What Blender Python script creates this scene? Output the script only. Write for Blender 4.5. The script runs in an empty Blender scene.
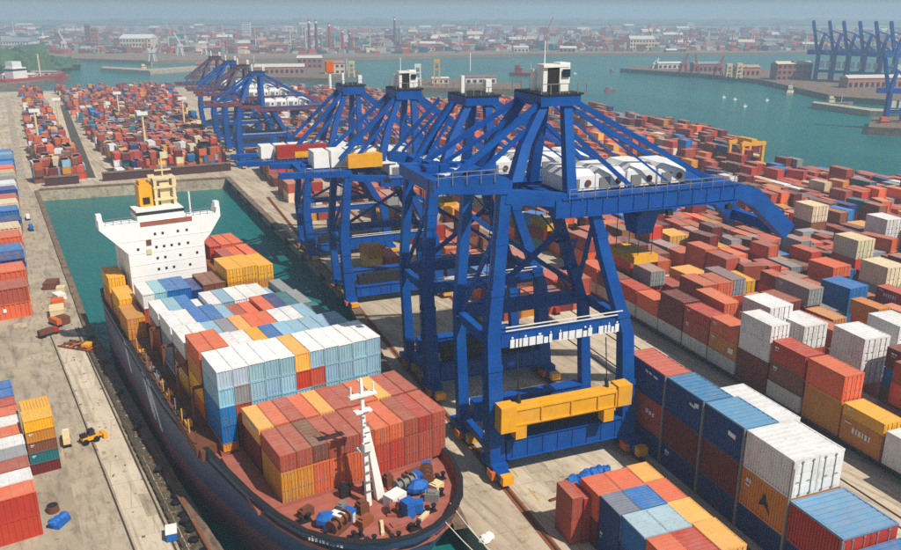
import bpy, math, random
from mathutils import Vector, Matrix
from mathutils.geometry import tessellate_polygon

# ------------------------------------------------------------------ scene, camera, light
sc = bpy.context.scene
C = sc.collection
sc.render.engine = 'CYCLES'
sc.cycles.use_denoising = False
sc.cycles.max_bounces = 6
sc.cycles.volume_bounces = 1
sc.cycles.volume_step_rate = 4.0
CAM_H = 50.0
FPX, PW, PH = 820.0, 901.0, 550.0
PITCH = math.atan(265 / FPX)
YAW = math.radians(31.3)
cam_d = bpy.data.cameras.new('camera')
cam = bpy.data.objects.new('camera', cam_d)
C.objects.link(cam)
cam.location = (0, 0, CAM_H)
cam.rotation_euler = (math.pi / 2 - PITCH, 0, -YAW)
cam_d.sensor_width = 36.0
cam_d.lens = 36.0 * FPX / PW
cam_d.clip_start = 0.5
cam_d.clip_end = 12000
sc.camera = cam

SUN_EL, SUN_AZ = math.radians(52), math.radians(160)      # azimuth clockwise from +Y: behind the camera, to its right
w = bpy.data.worlds.new('World')
sc.world = w
w.use_nodes = True
nt = w.node_tree
sky = nt.nodes.new('ShaderNodeTexSky')
sky.sky_type = 'NISHITA'
sky.sun_disc = False
sky.sun_elevation = SUN_EL
sky.sun_rotation = SUN_AZ
sky.air_density = 1.3
sky.dust_density = 1.6
bg = nt.nodes['Background']
bg.inputs['Strength'].default_value = 0.065
nt.links.new(sky.outputs[0], bg.inputs['Color'])

sl = bpy.data.lights.new('sun', 'SUN')
sl.energy = 5.0
sl.angle = math.radians(0.6)
sl.color = (1.0, 0.94, 0.84)
so = bpy.data.objects.new('sun', sl)
C.objects.link(so)
sd = Vector((math.sin(SUN_AZ) * math.cos(SUN_EL), math.cos(SUN_AZ) * math.cos(SUN_EL), math.sin(SUN_EL)))
so.rotation_euler = sd.to_track_quat('Z', 'Y').to_euler()
so.location = (0, -50, 120)
sc.view_settings.view_transform = 'Standard'
sc.view_settings.look = 'None'
sc.view_settings.exposure = 0.0
sc.view_settings.gamma = 1.0

R_ = random.Random(7)


def srgb(r, g, b):
    def f(c):
        c /= 255.0
        return c / 12.92 if c <= 0.04045 else ((c + 0.055) / 1.055) ** 2.4
    return (f(r), f(g), f(b), 1.0)


# a survey helper: the ground point that the photograph's pixel shows, at height z
_F = Vector((math.sin(YAW) * math.cos(PITCH), math.cos(YAW) * math.cos(PITCH), -math.sin(PITCH)))
_R = Vector((math.cos(YAW), -math.sin(YAW), 0))
_U = _R.cross(_F)


def at(px, py, z=0.0):
    d = _F * FPX + _R * (px - PW / 2) + _U * (PH / 2 - py)
    return Vector((0, 0, CAM_H)) + d * ((z - CAM_H) / d.z)


def pxm(p):
    return FPX / max(1.0, (Vector(p) - Vector((0, 0, CAM_H))).dot(_F))


# the right-hand quay runs ten degrees off the ship's axis: u across it, v along it
QA = math.radians(10)
QO = Vector((46.5, 66.8, 0))
QU = Vector((math.cos(QA), -math.sin(QA), 0))
QV = Vector((math.sin(QA), math.cos(QA), 0))


def Q(u, v, z=0.0):
    return QO + QU * u + QV * v + Vector((0, 0, z))


def toQ(p):
    d = Vector((p[0], p[1], 0)) - QO
    return d.dot(QU), d.dot(QV)


# ------------------------------------------------------------------ materials
def new_mat(name):
    m = bpy.data.materials.new(name)
    m.use_nodes = True
    n = m.node_tree
    return m, n, n.nodes['Principled BSDF']


def N(n, t, **kw):
    x = n.nodes.new(t)
    for k, v in kw.items():
        if k in x.inputs:
            x.inputs[k].default_value = v
        else:
            setattr(x, k, v)
    return x


def mix(n, fac, a, b, blend='MIX'):
    x = n.nodes.new('ShaderNodeMix')
    x.data_type = 'RGBA'
    x.blend_type = blend
    for s, val in ((x.inputs[0], fac), (x.inputs[6], a), (x.inputs[7], b)):
        if hasattr(val, 'is_output'):
            n.links.new(val, s)
        else:
            s.default_value = val
    return x.outputs[2]


def ramp(n, src, lo, hi, a=0.0, b=1.0):
    x = N(n, 'ShaderNodeMapRange')
    x.inputs[1].default_value = lo
    x.inputs[2].default_value = hi
    x.inputs[3].default_value = a
    x.inputs[4].default_value = b
    n.links.new(src, x.inputs[0])
    return x.outputs[0]


def noise(n, vec, scale, detail=4, rough=0.55):
    x = N(n, 'ShaderNodeTexNoise', Scale=scale, Detail=detail, Roughness=rough)
    n.links.new(vec, x.inputs['Vector'])
    return x.outputs['Fac']


def paint(name, col, rough=0.5, wear=0.35, wear_col=(0.16, 0.08, 0.045, 1), scale=0.6, spec=0.4, metal=0.0, src=None, grime=0.3, bump=0.0, streak=0.0, streak_col=(0.02, 0.025, 0.04, 1)):
    """weathered paint: noise fading, grime and rust flecks; src 'object' takes the object's own colour, 'attr' a colour attribute"""
    m, n, b = new_mat(name)
    tc = N(n, 'ShaderNodeTexCoord')
    oi = N(n, 'ShaderNodeObjectInfo')
    geo = N(n, 'ShaderNodeNewGeometry')
    if src == 'object':
        base = oi.outputs['Color']
    elif src == 'attr':
        a = N(n, 'ShaderNodeAttribute')
        a.attribute_name = 'tint'
        base = a.outputs['Color']
    else:
        rgb = N(n, 'ShaderNodeRGB')
        rgb.outputs[0].default_value = col
        base = rgb.outputs[0]
    pos = geo.outputs['Position']
    f1 = ramp(n, noise(n, pos, scale, 5), 0.3, 0.75, 0.0, grime)
    dirt = mix(n, f1, base, mix(n, 1.0, base, (0.62, 0.56, 0.50, 1), 'MULTIPLY'))
    if streak:
        mps = N(n, 'ShaderNodeMapping')
        mps.inputs['Scale'].default_value = (1.0, 1.0, 0.12)
        n.links.new(pos, mps.inputs['Vector'])
        sf = ramp(n, noise(n, mps.outputs[0], 3.2, 6, 0.7), 0.56, 0.74, 0.0, streak)
        dirt = mix(n, sf, dirt, streak_col)
        ff = ramp(n, noise(n, pos, 0.22, 3, 0.5), 0.45, 0.7, 0.0, 0.35)
        dirt = mix(n, ff, dirt, mix(n, 0.22, dirt, (0.03, 0.30, 0.66, 1)))
    f2 = ramp(n, noise(n, pos, scale * 4.3, 6, 0.7), 0.60, 0.72, 0.0, wear)
    col2 = mix(n, f2, dirt, wear_col)
    n.links.new(col2, b.inputs['Base Color'])
    b.inputs['Roughness'].default_value = rough
    b.inputs['Metallic'].default_value = metal
    b.inputs['Specular IOR Level'].default_value = spec
    if bump:
        bp = N(n, 'ShaderNodeBump', Strength=bump, Distance=0.1)
        n.links.new(noise(n, pos, scale * 6), bp.inputs['Height'])
        n.links.new(bp.outputs[0], b.inputs['Normal'])
    return m


def concrete(name, c1, c2, c3, scale=0.05, slabs=0.0, rough=0.9, stain=0.75):
    m, n, b = new_mat(name)
    geo = N(n, 'ShaderNodeNewGeometry')
    pos = geo.outputs['Position']
    mp = N(n, 'ShaderNodeMapping')
    mp.inputs['Rotation'].default_value = (0, 0, QA)
    mp.inputs['Scale'].default_value = (1.0, 0.22, 1.0)
    n.links.new(pos, mp.inputs['Vector'])
    a = ramp(n, noise(n, pos, scale, 6, 0.6), 0.35, 0.65)
    s = ramp(n, noise(n, mp.outputs[0], scale * 7, 6, 0.65), 0.48, 0.70, 0, stain)
    g = ramp(n, noise(n, pos, 2.2, 5, 0.7), 0.25, 0.8, 0.0, 0.40)
    k = ramp(n, noise(n, pos, 0.35, 6, 0.75), 0.58, 0.66, 0.0, 0.55)
    c = mix(n, a, c1, c2)
    c = mix(n, s, c, c3)
    c = mix(n, k, c, mix(n, 1.0, c, (0.55, 0.52, 0.47, 1), 'MULTIPLY'))
    c = mix(n, g, c, mix(n, 1.0, c, (0.6, 0.58, 0.55, 1), 'MULTIPLY'))
    oil = ramp(n, noise(n, pos, 0.9, 3, 0.5), 0.66, 0.72, 0.0, 0.6)
    c = mix(n, oil, c, mix(n, 1.0, c, (0.38, 0.34, 0.30, 1), 'MULTIPLY'))
    rs = ramp(n, noise(n, pos, 0.17, 5, 0.7), 0.60, 0.70, 0.0, 0.45)
    c = mix(n, rs, c, (0.36, 0.20, 0.10, 1))
    if slabs:
        mp2 = N(n, 'ShaderNodeMapping')
        mp2.inputs['Rotation'].default_value = (0, 0, QA)
        n.links.new(pos, mp2.inputs['Vector'])
        br = N(n, 'ShaderNodeTexBrick', Scale=1.0)
        br.inputs['Brick Width'].default_value = slabs
        br.inputs['Row Height'].default_value = slabs * 1.3
        br.inputs['Mortar Size'].default_value = 0.07
        br.inputs['Color1'].default_value = (1, 1, 1, 1)
        br.inputs['Color2'].default_value = (0.84, 0.83, 0.81, 1)
        br.inputs['Mortar'].default_value = (0.45, 0.40, 0.35, 1)
        n.links.new(mp2.outputs[0], br.inputs['Vector'])
        c = mix(n, 0.4, c, br.outputs['Color'], 'MULTIPLY')
        # tyre tracks: long thin streaks along the quay
        mp3 = N(n, 'ShaderNodeMapping')
        mp3.inputs['Rotation'].default_value = (0, 0, QA)
        mp3.inputs['Scale'].default_value = (1.0, 0.03, 1.0)
        n.links.new(pos, mp3.inputs['Vector'])
        c = mix(n, ramp(n, noise(n, mp3.outputs[0], 1.3, 3, 0.6), 0.52, 0.66, 0.0, 0.55), c, mix(n, 1.0, c, (0.52, 0.49, 0.46, 1), 'MULTIPLY'))
    n.links.new(c, b.inputs['Base Color'])
    b.inputs['Roughness'].default_value = rough
    b.inputs['Specular IOR Level'].default_value = 0.2
    bp = N(n, 'ShaderNodeBump', Strength=0.35, Distance=0.12)
    n.links.new(noise(n, pos, 1.8, 6, 0.7), bp.inputs['Height'])
    n.links.new(bp.outputs[0], b.inputs['Normal'])
    return m


M = {}
M['concrete'] = concrete('concrete', srgb(206, 190, 166), srgb(186, 168, 144), srgb(140, 122, 104), slabs=7.0)
M['apron'] = concrete('apron', srgb(218, 204, 182), srgb(204, 188, 164), srgb(164, 146, 122), scale=0.12, stain=0.5, slabs=4.2)
M['asphalt'] = concrete('asphalt', srgb(186, 172, 150), srgb(164, 150, 130), srgb(120, 108, 94), scale=0.2)
M['bitumen'] = concrete('bitumen', srgb(120, 112, 102), srgb(104, 98, 90), srgb(84, 76, 68), scale=0.3)
M['trench'] = concrete('trench', srgb(96, 86, 70), srgb(78, 74, 58), srgb(60, 50, 40), scale=0.4)
M['quay_stone'] = concrete('quay_stone', srgb(140, 118, 98), srgb(116, 98, 82), srgb(66, 54, 46), scale=0.3)
M['kerb'] = concrete('kerb', srgb(196, 182, 158), srgb(176, 160, 136), srgb(128, 112, 94), scale=0.3)
M['farland'] = concrete('farland', srgb(150, 128, 112), srgb(126, 116, 98), srgb(150, 100, 82), scale=0.012)
M['hill'] = concrete('hill', srgb(52, 84, 54), srgb(70, 98, 60), srgb(38, 62, 44), scale=0.03)
M['rail'] = paint('rail', srgb(72, 56, 46), 0.6, 0.5, scale=1.0)
M['rust'] = paint('rust', srgb(140, 78, 42), 0.85, 0.6, scale=1.2)
M['blue'] = paint('blue', srgb(14, 76, 168), 0.45, 0.30, wear_col=srgb(10, 30, 70), scale=0.35, spec=0.22, src='object', grime=0.6, streak=0.55, streak_col=(0.035, 0.03, 0.04, 1))
M['white'] = paint('white', srgb(236, 234, 228), 0.5, 0.12, wear_col=srgb(150, 120, 90), scale=0.8, grime=0.22, streak=0.35, streak_col=(0.42, 0.33, 0.24, 1))
M['bridge_white'] = paint('bridge_white', srgb(246, 246, 244), 0.45, 0.05, wear_col=srgb(160, 130, 100), scale=0.8, grime=0.08, streak=0.16, streak_col=(0.5, 0.4, 0.3, 1))
M['yellow'] = paint('yellow', srgb(240, 172, 18), 0.45, 0.35, scale=0.8, grime=0.45, streak=0.4, streak_col=(0.25, 0.12, 0.03, 1))
M['dark'] = paint('dark', srgb(34, 34, 38), 0.6, 0.3, scale=0.8)
M['black'] = paint('black', srgb(16, 16, 18), 0.6, 0.1)
M['grey'] = paint('grey', srgb(128, 128, 126), 0.6, 0.3, scale=0.9)
M['cream'] = paint('cream', srgb(226, 206, 160), 0.6, 0.25, scale=0.9)
M['deck_red'] = paint('deck_red', srgb(168, 98, 82), 0.75, 0.6, wear_col=srgb(118, 78, 64), scale=0.9, grime=0.8)
M['orange'] = paint('orange', srgb(216, 104, 34), 0.5, 0.3)
M['red'] = paint('red', srgb(170, 44, 30), 0.55, 0.3)
M['brown'] = paint('brown', srgb(112, 66, 44), 0.7, 0.4)
M['tarp'] = paint('tarp', srgb(24, 104, 190), 0.4, 0.15, wear_col=srgb(170, 200, 225), scale=2.0, bump=0.8)
M['glass'] = paint('glass', srgb(34, 44, 54), 0.12, 0.0, spec=0.6)
M['tint'] = paint('tint', None, 0.6, 0.25, src='object', scale=0.7)
M['maroon_wall'] = paint('maroon_wall', srgb(74, 40, 38), 0.8, 0.4, scale=0.5, grime=0.6)
M['lane_paint'] = paint('lane_paint', srgb(206, 170, 84), 0.8, 0.9, wear_col=srgb(176, 158, 132), scale=0.9, grime=0.6)
M['rope'] = paint('rope', srgb(220, 214, 196), 0.8, 0.1)
M['foliage'] = paint('foliage', srgb(66, 96, 60), 0.9, 0.4, wear_col=srgb(44, 68, 44), scale=0.4)
M['glyph'] = paint('glyph', srgb(232, 236, 240), 0.5, 0.15, wear_col=srgb(120, 140, 170), scale=1.6)


def container_mat(name, src, roof=False):
    m, n, b = new_mat(name)
    geo = N(n, 'ShaderNodeNewGeometry')
    oi = N(n, 'ShaderNodeObjectInfo')
    if src == 'object':
        base = oi.outputs['Color']
    else:
        a = N(n, 'ShaderNodeAttribute')
        a.attribute_name = 'tint'
        base = a.outputs['Color']
    pos = geo.outputs['Position']
    mp = N(n, 'ShaderNodeMapping')
    mp.inputs['Scale'].default_value = (1.0, 1.0, 0.16)
    n.links.new(pos, mp.inputs['Vector'])
    # streaks of rust and dirt running down the walls, blotches on the roof
    st = ramp(n, noise(n, mp.outputs[0], 2.4, 6, 0.7), 0.52, 0.74, 0.0, 0.75)
    c = mix(n, st, base, mix(n, 0.55, base, (0.17, 0.09, 0.055, 1)))
    big = ramp(n, noise(n, pos, 0.45, 5, 0.6), 0.35, 0.7, 0.0, 0.35)
    c = mix(n, big, c, mix(n, 1.0, c, (0.60, 0.56, 0.52, 1), 'MULTIPLY'))
    if roof or src != 'object':
        sep = N(n, 'ShaderNodeSeparateXYZ')
        n.links.new(geo.outputs['Normal'], sep.inputs[0])
        up = ramp(n, sep.outputs[2], 0.6, 0.9, 0.0, 1.0)
        du = ramp(n, noise(n, pos, 0.9, 5, 0.65), 0.3, 0.75, 0.05, 0.30)
        mul = N(n, 'ShaderNodeMath', operation='MULTIPLY')
        n.links.new(up, mul.inputs[0])
        n.links.new(du, mul.inputs[1])
        c = mix(n, mul.outputs[0], c, (0.60, 0.50, 0.42, 1))
        fl = ramp(n, noise(n, pos, 3.5, 6, 0.75), 0.62, 0.72, 0.0, 0.45)
        c = mix(n, fl, c, mix(n, 0.6, c, (0.16, 0.11, 0.08, 1)))
    n.links.new(c, b.inputs['Base Color'])
    b.inputs['Roughness'].default_value = 0.55
    b.inputs['Specular IOR Level'].default_value = 0.3
    return m


M['box'] = container_mat('container_wall', 'object')
M['roof'] = container_mat('container_roof', 'object', True)
M['box_tint'] = container_mat('container_mass', 'attr')


def water_mat():
    m, n, b = new_mat('water')
    geo = N(n, 'ShaderNodeNewGeometry')
    pos = geo.outputs['Position']
    mp = N(n, 'ShaderNodeMapping')
    mp.inputs['Rotation'].default_value = (0, 0, 0.5)
    mp.inputs['Scale'].default_value = (1.0, 0.4, 1.0)
    n.links.new(pos, mp.inputs['Vector'])
    a = ramp(n, noise(n, mp.outputs[0], 0.012, 5, 0.6), 0.35, 0.65)
    c = mix(n, a, srgb(10, 96, 96), srgb(22, 112, 108))
    n.links.new(c, b.inputs['Base Color'])
    b.inputs['Roughness'].default_value = 0.2
    b.inputs['IOR'].default_value = 1.33
    b.inputs['Specular IOR Level'].default_value = 0.2
    bp = N(n, 'ShaderNodeBump', Strength=0.8, Distance=0.6)
    hs = N(n, 'ShaderNodeMath', operation='ADD')
    n.links.new(noise(n, mp.outputs[0], 0.9, 4, 0.6), hs.inputs[0])
    n.links.new(noise(n, mp.outputs[0], 0.22, 3, 0.5), hs.inputs[1])
    n.links.new(hs.outputs[0], bp.inputs['Height'])
    n.links.new(bp.outputs[0], b.inputs['Normal'])
    return m


M['water'] = water_mat()


# ------------------------------------------------------------------ mesh helpers
class MB:
    def __init__(s):
        s.v, s.f, s.t = [], [], []

    def add(s, vs, fs, tint=None):
        o = len(s.v)
        s.v += [tuple(p) for p in vs]
        s.f += [tuple(i + o for i in f) for f in fs]
        if tint is not None:
            s.t += [tint] * len(fs)
        return s

    BF = [(0, 3, 2, 1), (4, 5, 6, 7), (0, 1, 5, 4), (1, 2, 6, 5), (2, 3, 7, 6), (3, 0, 4, 7)]

    def box(s, c, d, rz=0.0, tint=None):
        """box with base centre c and size d"""
        x, y, z = d[0] / 2, d[1] / 2, d[2]
        ca, sa = math.cos(rz), math.sin(rz)
        vs = []
        for zz in (0, z):
            for px, py in ((-x, -y), (x, -y), (x, y), (-x, y)):
                vs.append((c[0] + px * ca - py * sa, c[1] + px * sa + py * ca, c[2] + zz))
        return s.add(vs, s.BF, tint)

    def loft(s, rings, cap=True):
        n = len(rings[0])
        vs = [p for r in rings for p in r]
        fs = []
        for i in range(len(rings) - 1):
            for k in range(n):
                a, b = i * n + k, i * n + (k + 1) % n
                fs.append((a, b, b + n, a + n))
        if cap:
            fs.append(tuple(range(n - 1, -1, -1)))
            fs.append(tuple(range((len(rings) - 1) * n, len(rings) * n)))
        return s.add(vs, fs)

    def beam(s, p, q, wd, hd=None):
        hd = hd or wd
        p, q = Vector(p), Vector(q)
        d = (q - p).normalized()
        up = Vector((0, 0, 1)) if abs(d.z) < 0.95 else Vector((0, 1, 0))
        a = d.cross(up).normalized() * (wd / 2)
        b = a.cross(d).normalized() * (hd / 2)
        return s.loft([[p - a - b, p + a - b, p + a + b, p - a + b], [q - a - b, q + a - b, q + a + b, q - a + b]])

    def leg(s, pts):
        """pts: (x, y, z, width x, width y) from the ground up"""
        return s.loft([[(x - a / 2, y - b / 2, z), (x + a / 2, y - b / 2, z), (x + a / 2, y + b / 2, z), (x - a / 2, y + b / 2, z)] for x, y, z, a, b in pts])

    def cyl(s, p, q, r, r2=None, n=10):
        r2 = r if r2 is None else r2
        p, q = Vector(p), Vector(q)
        d = (q - p).normalized()
        up = Vector((0, 0, 1)) if abs(d.z) < 0.95 else Vector((0, 1, 0))
        a = d.cross(up).normalized()
        b = d.cross(a)
        ang = [2 * math.pi * k / n for k in range(n)]
        return s.loft([[p + (a * math.cos(t) + b * math.sin(t)) * r for t in ang], [q + (a * math.cos(t) + b * math.sin(t)) * r2 for t in ang]])

    def prism(s, poly, z0, z1, bottom=False):
        n = len(poly)
        vs = [(x, y, z0) for x, y in poly] + [(x, y, z1) for x, y in poly]
        tri = tessellate_polygon([[Vector((x, y, 0)) for x, y in poly]])
        area = sum(poly[i][0] * poly[(i + 1) % n][1] - poly[(i + 1) % n][0] * poly[i][1] for i in range(n))
        fs = []
        for t in tri:
            a, b, c = [Vector((poly[i][0], poly[i][1], 0)) for i in t]
            t = t if (b - a).cross(c - a).z > 0 else (t[0], t[2], t[1])
            fs.append(tuple(i + n for i in t))
        for i in range(n):
            j = (i + 1) % n
            fs.append((i, j, j + n, i + n) if area > 0 else (j, i, i + n, j + n))
        return s.add(vs, fs)

    def blob(s, c, r, rnd, n=8, m=5, jit=0.25):
        rings = []
        for i in range(1, m):
            ph = math.pi * i / m
            rings.append([(c[0] + r[0] * math.sin(ph) * math.cos(2 * math.pi * k / n) * (1 + rnd.uniform(-jit, jit)),
                           c[1] + r[1] * math.sin(ph) * math.sin(2 * math.pi * k / n) * (1 + rnd.uniform(-jit, jit)),
                           c[2] - r[2] * math.cos(ph) * (1 + rnd.uniform(-jit, jit))) for k in range(n)])
        return s.loft(rings)

    def mesh(s, name):
        me = bpy.data.meshes.new(name)
        me.from_pydata(s.v, [], s.f)
        if s.t:
            a = me.attributes.new('tint', 'FLOAT_COLOR', 'FACE')
            flat = [c for t in s.t for c in (t[0], t[1], t[2], 1.0)]
            a.data.foreach_set('color', flat)
        me.update()
        return me

    def build(s, name, mat, parent=None, loc=(0, 0, 0), rz=0.0, smooth=False, color=None):
        me = s.mesh(name)
        me.materials.append(M[mat])
        if smooth:
            me.shade_smooth()
        return link(name, me, parent, loc, rz, color)


def link(name, me, parent=None, loc=(0, 0, 0), rz=0.0, color=None):
    o = bpy.data.objects.new(name, me)
    C.objects.link(o)
    o.location = loc
    o.rotation_euler = (0, 0, rz)
    if parent:
        o.parent = parent
    if color:
        o.color = color
    return o


def empty(name, loc=(0, 0, 0), rz=0.0, label=None, cat=None, group=None):
    o = link(name, None, None, loc, rz)
    o.empty_display_size = 0.5
    return tag(o, label, cat, group)


def tag(o, label=None, cat=None, group=None, kind=None):
    for k, v in (('label', label), ('category', cat), ('group', group), ('kind', kind)):
        if v:
            o[k] = v
    return o


def copy_tree(o, parent=None):
    c = o.copy()
    C.objects.link(c)
    c.parent = parent
    for ch in list(o.children):
        copy_tree(ch, c)
    return c


# ------------------------------------------------------------------ the setting: water, ground, quays
tag(MB().add([(-4500, -600, -3), (4500, -600, -3), (4500, 5200, -3), (-4500, 5200, -3)], [(0, 1, 2, 3)]).build('water', 'water'), kind='structure')

LEFT_EDGE = [(17.4, -120), (17.4, 30), (15.6, 84), (14.9, 140), (19.5, 262)]
RIGHT_EDGE = [(72.5, 251), (58.8, 134), (56.2, 122), (38.6, 60), (37.5, 46), (33, 0), (28, -120)]
far_rim = [at(901, 192), at(757, 176), at(757, 152), at(680, 131), at(600, 117), at(560, 105), at(450, 99), at(330, 92), at(240, 86), at(150, 88), at(45, 91), at(0, 92)]
outline = [(-500, -120)] + LEFT_EDGE + RIGHT_EDGE + [(420, -120), (300, 10)] + [(p.x, p.y) for p in far_rim] + [(-500, 520)]
ground = tag(MB().prism(outline, -5.0, 0.0).build('ground', 'concrete'), kind='structure')


def strip(name, poly, mat, z, kind='structure'):
    return tag(MB().add([(x, y, z) for x, y in poly], [tuple(range(len(poly)))]).build(name, mat), kind=kind)


def qstrip(name, u0, u1, v0, v1, mat, z):
    return strip(name, [Q(u0, v0).xy, Q(u1, v0).xy, Q(u1, v1).xy, Q(u0, v1).xy], mat, z)


# quay copings: a raised stone edge, laid stone by stone where the stones can be told apart
def coping(name, pts, wdt, h, step, side):
    root = None
    unit = MB().box((0, 0, 0), (1, 1, 1)).mesh('coping_stone')
    unit.materials.append(M['quay_stone'])
    base = MB()
    for (a, b) in zip(pts[:-1], pts[1:]):
        a, b = Vector((a[0], a[1], 0)), Vector((b[0], b[1], 0))
        d = (b - a).normalized()
        nrm = Vector((d.y, -d.x, 0)) * side
        base.add([a - nrm * 0.02 + Vector((0, 0, .006)), b - nrm * 0.02 + Vector((0, 0, .006)), b - nrm * wdt + Vector((0, 0, .006)), a - nrm * wdt + Vector((0, 0, .006))], [(0, 1, 2, 3) if side < 0 else (3, 2, 1, 0)])
    root = tag(base.build(name, 'quay_stone'), kind='structure')
    for (a, b) in zip(pts[:-1], pts[1:]):
        a, b = Vector((a[0], a[1], 0)), Vector((b[0], b[1], 0))
        d = (b - a).normalized()
        nrm = Vector((d.y, -d.x, 0)) * side
        L = (b - a).length
        k = max(1, int(L / step))
        for i in range(k):
            p = a + d * (L * (i + 0.5) / k) - nrm * (wdt / 2 + R_.uniform(0.0, .06))
            o = link('coping_stone', unit, root, (p.x, p.y, 0.0), math.atan2(d.y, d.x))
            o.scale = (L / k - 0.08, wdt, h * R_.uniform(0.85, 1.15))
    return root


coping('quay_edge', [(14.9, 140), (15.6, 84), (16.6, 60)], 1.1, 0.35, 2.6, -1)
coping('quay_edge', [(19.5, 262), (14.9, 140)], 1.1, 0.35, 4.5, -1)
coping('quay_edge', [(72.5, 251), (19.5, 262)], 1.6, 0.5, 5.0, -1)
coping('quay_edge', [(38.6, 60), (56.2, 122), (58.8, 134), (72.5, 251)], 1.5, 0.4, 3.6, 1)

# aprons, roads, tracks on the right-hand quay
qstrip('apron', 1.6, 16.2, -40, 40, 'apron', 0.004)
qstrip('road', 25.5, 39, -60, 130, 'apron', 0.004)
for u in (27.3, 28.8, 34.2, 35.7):
    tag(MB().box(Q(u, 30, 0.0), (0.16, 190, 0.10), -QA).build('rail_track', 'rail'), kind='structure')
for u in (31.3, 37.6):
    qstrip('road_line', u, u + 0.18, -60, 120, 'kerb', 0.008)
for u in (0.0, 17.2):
    tag(MB().box(Q(u, 60, 0.0), (0.9, 190, 0.05), -QA).build('crane_track_bed', 'rust'), kind='structure')
    tag(MB().box(Q(u, 60, 0.05), (0.22, 190, 0.10), -QA).build('crane_rail', 'rail'), kind='structure')
pr_ = random.Random(31)
for i in range(34):
    if i % 2:
        p = Q(pr_.uniform(2.5, 15), pr_.uniform(-20, 60))
        rz = -QA
    elif i % 4 == 0:
        p = Q(pr_.uniform(26.5, 38), pr_.uniform(-40, 60))
        rz = -QA
    else:
        p = Vector((pr_.uniform(4.5, 12), pr_.uniform(64, 150), 0))
        rz = 0
    b = MB()
    a_, c_ = pr_.uniform(.8, 2.6), pr_.uniform(1.2, 5.0)
    ca, sa = math.cos(rz), math.sin(rz)
    zz = .011 + .0004 * i
    pts = [(-a_ / 2, -c_ / 2), (a_ / 2 * pr_.uniform(.8, 1.1), -c_ / 2), (a_ / 2, c_ / 2 * pr_.uniform(.8, 1.1)), (-a_ / 2 * pr_.uniform(.8, 1.1), c_ / 2)]
    b.add([(p.x + x * ca - y * sa, p.y + x * sa + y * ca, zz) for x, y in pts], [(0, 1, 2, 3)])
    tag(b.build('concrete_patch', pr_.choice(['asphalt', 'kerb', 'asphalt', 'concrete'])), kind='structure')
for u in (2.2, 15.4):
    for k in range(14):
        qstrip('lane_dash', u, u + .2, -22 + k * 5.2, -19.4 + k * 5.2, 'lane_paint', 0.030)
M['quay_grey'] = concrete('quay_grey', srgb(186, 172, 150), srgb(158, 145, 126), srgb(108, 97, 84), scale=0.09, stain=0.85)
strip('quay_apron', [(-60, 40), (16.2, 40), (14.5, 84), (13.8, 140), (18.3, 262), (-60, 262)], 'quay_grey', 0.002)
# left quay: road, tracks, trench, kerbs
strip('road', [(4.2, 60), (8.6, 60), (10.0, 150), (19.0, 300), (34, 560), (31.5, 560), (16.4, 300), (7.4, 150)], 'asphalt', 0.004)
strip('apron', [(9.2, 55), (12.0, 55), (12.6, 140), (9.0, 140)], 'apron', 0.005)
strip('trench', [(12.9, 92), (14.2, 92), (13.8, 136), (12.7, 136)], 'trench', 0.006)
strip('trench', [(13.5, 62), (15.2, 62), (14.5, 104), (13.4, 104)], 'trench', 0.0065)
for x0, x1 in ((8.9, 8.7), (12.3, 12.6), (12.75, 13.05)):
    tag(MB().beam((x0, 60, 0.06), (x1, 140, 0.06), 0.14, 0.12).build('rail_track', 'rail'), kind='structure')
strip('road_bend', [(4.0, 138), (13.4, 131), (13.6, 134.5), (9.6, 142), (9.4, 150), (7.4, 150)], 'asphalt', 0.009)
# the far terminal: road and the dark ditch beside it
g = [at(42, 92), at(50, 92), at(100, 180), at(88, 180)]
strip('road', [(p.x, p.y) for p in g], 'apron', 0.006)
g = [at(60, 105), at(66, 105), at(96, 178), at(82, 178)]
strip('ditch', [(p.x, p.y) for p in g], 'trench', 0.009)
g = [at(68, 106), at(74, 106), at(122, 160), at(108, 172)]
strip('road', [(p.x, p.y) for p in g], 'apron', 0.0075)

# ------------------------------------------------------------------ containers
PAL = {
    'orange': srgb(222, 104, 58), 'red': srgb(186, 58, 38), 'rust red': srgb(176, 78, 56), 'maroon': srgb(112, 36, 34),
    'white': srgb(232, 232, 230), 'light blue': srgb(142, 186, 206), 'blue': srgb(16, 112, 182), 'navy blue': srgb(16, 56, 122),
    'yellow': srgb(238, 174, 26), 'ochre': srgb(204, 136, 44), 'teal': srgb(34, 108, 122), 'grey': srgb(142, 148, 152),
    'cream': srgb(226, 208, 172), 'brown': srgb(128, 78, 56), 'green': srgb(44, 116, 92), 'amber': srgb(240, 178, 84), 'pale grey': srgb(196, 200, 198),
}


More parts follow.
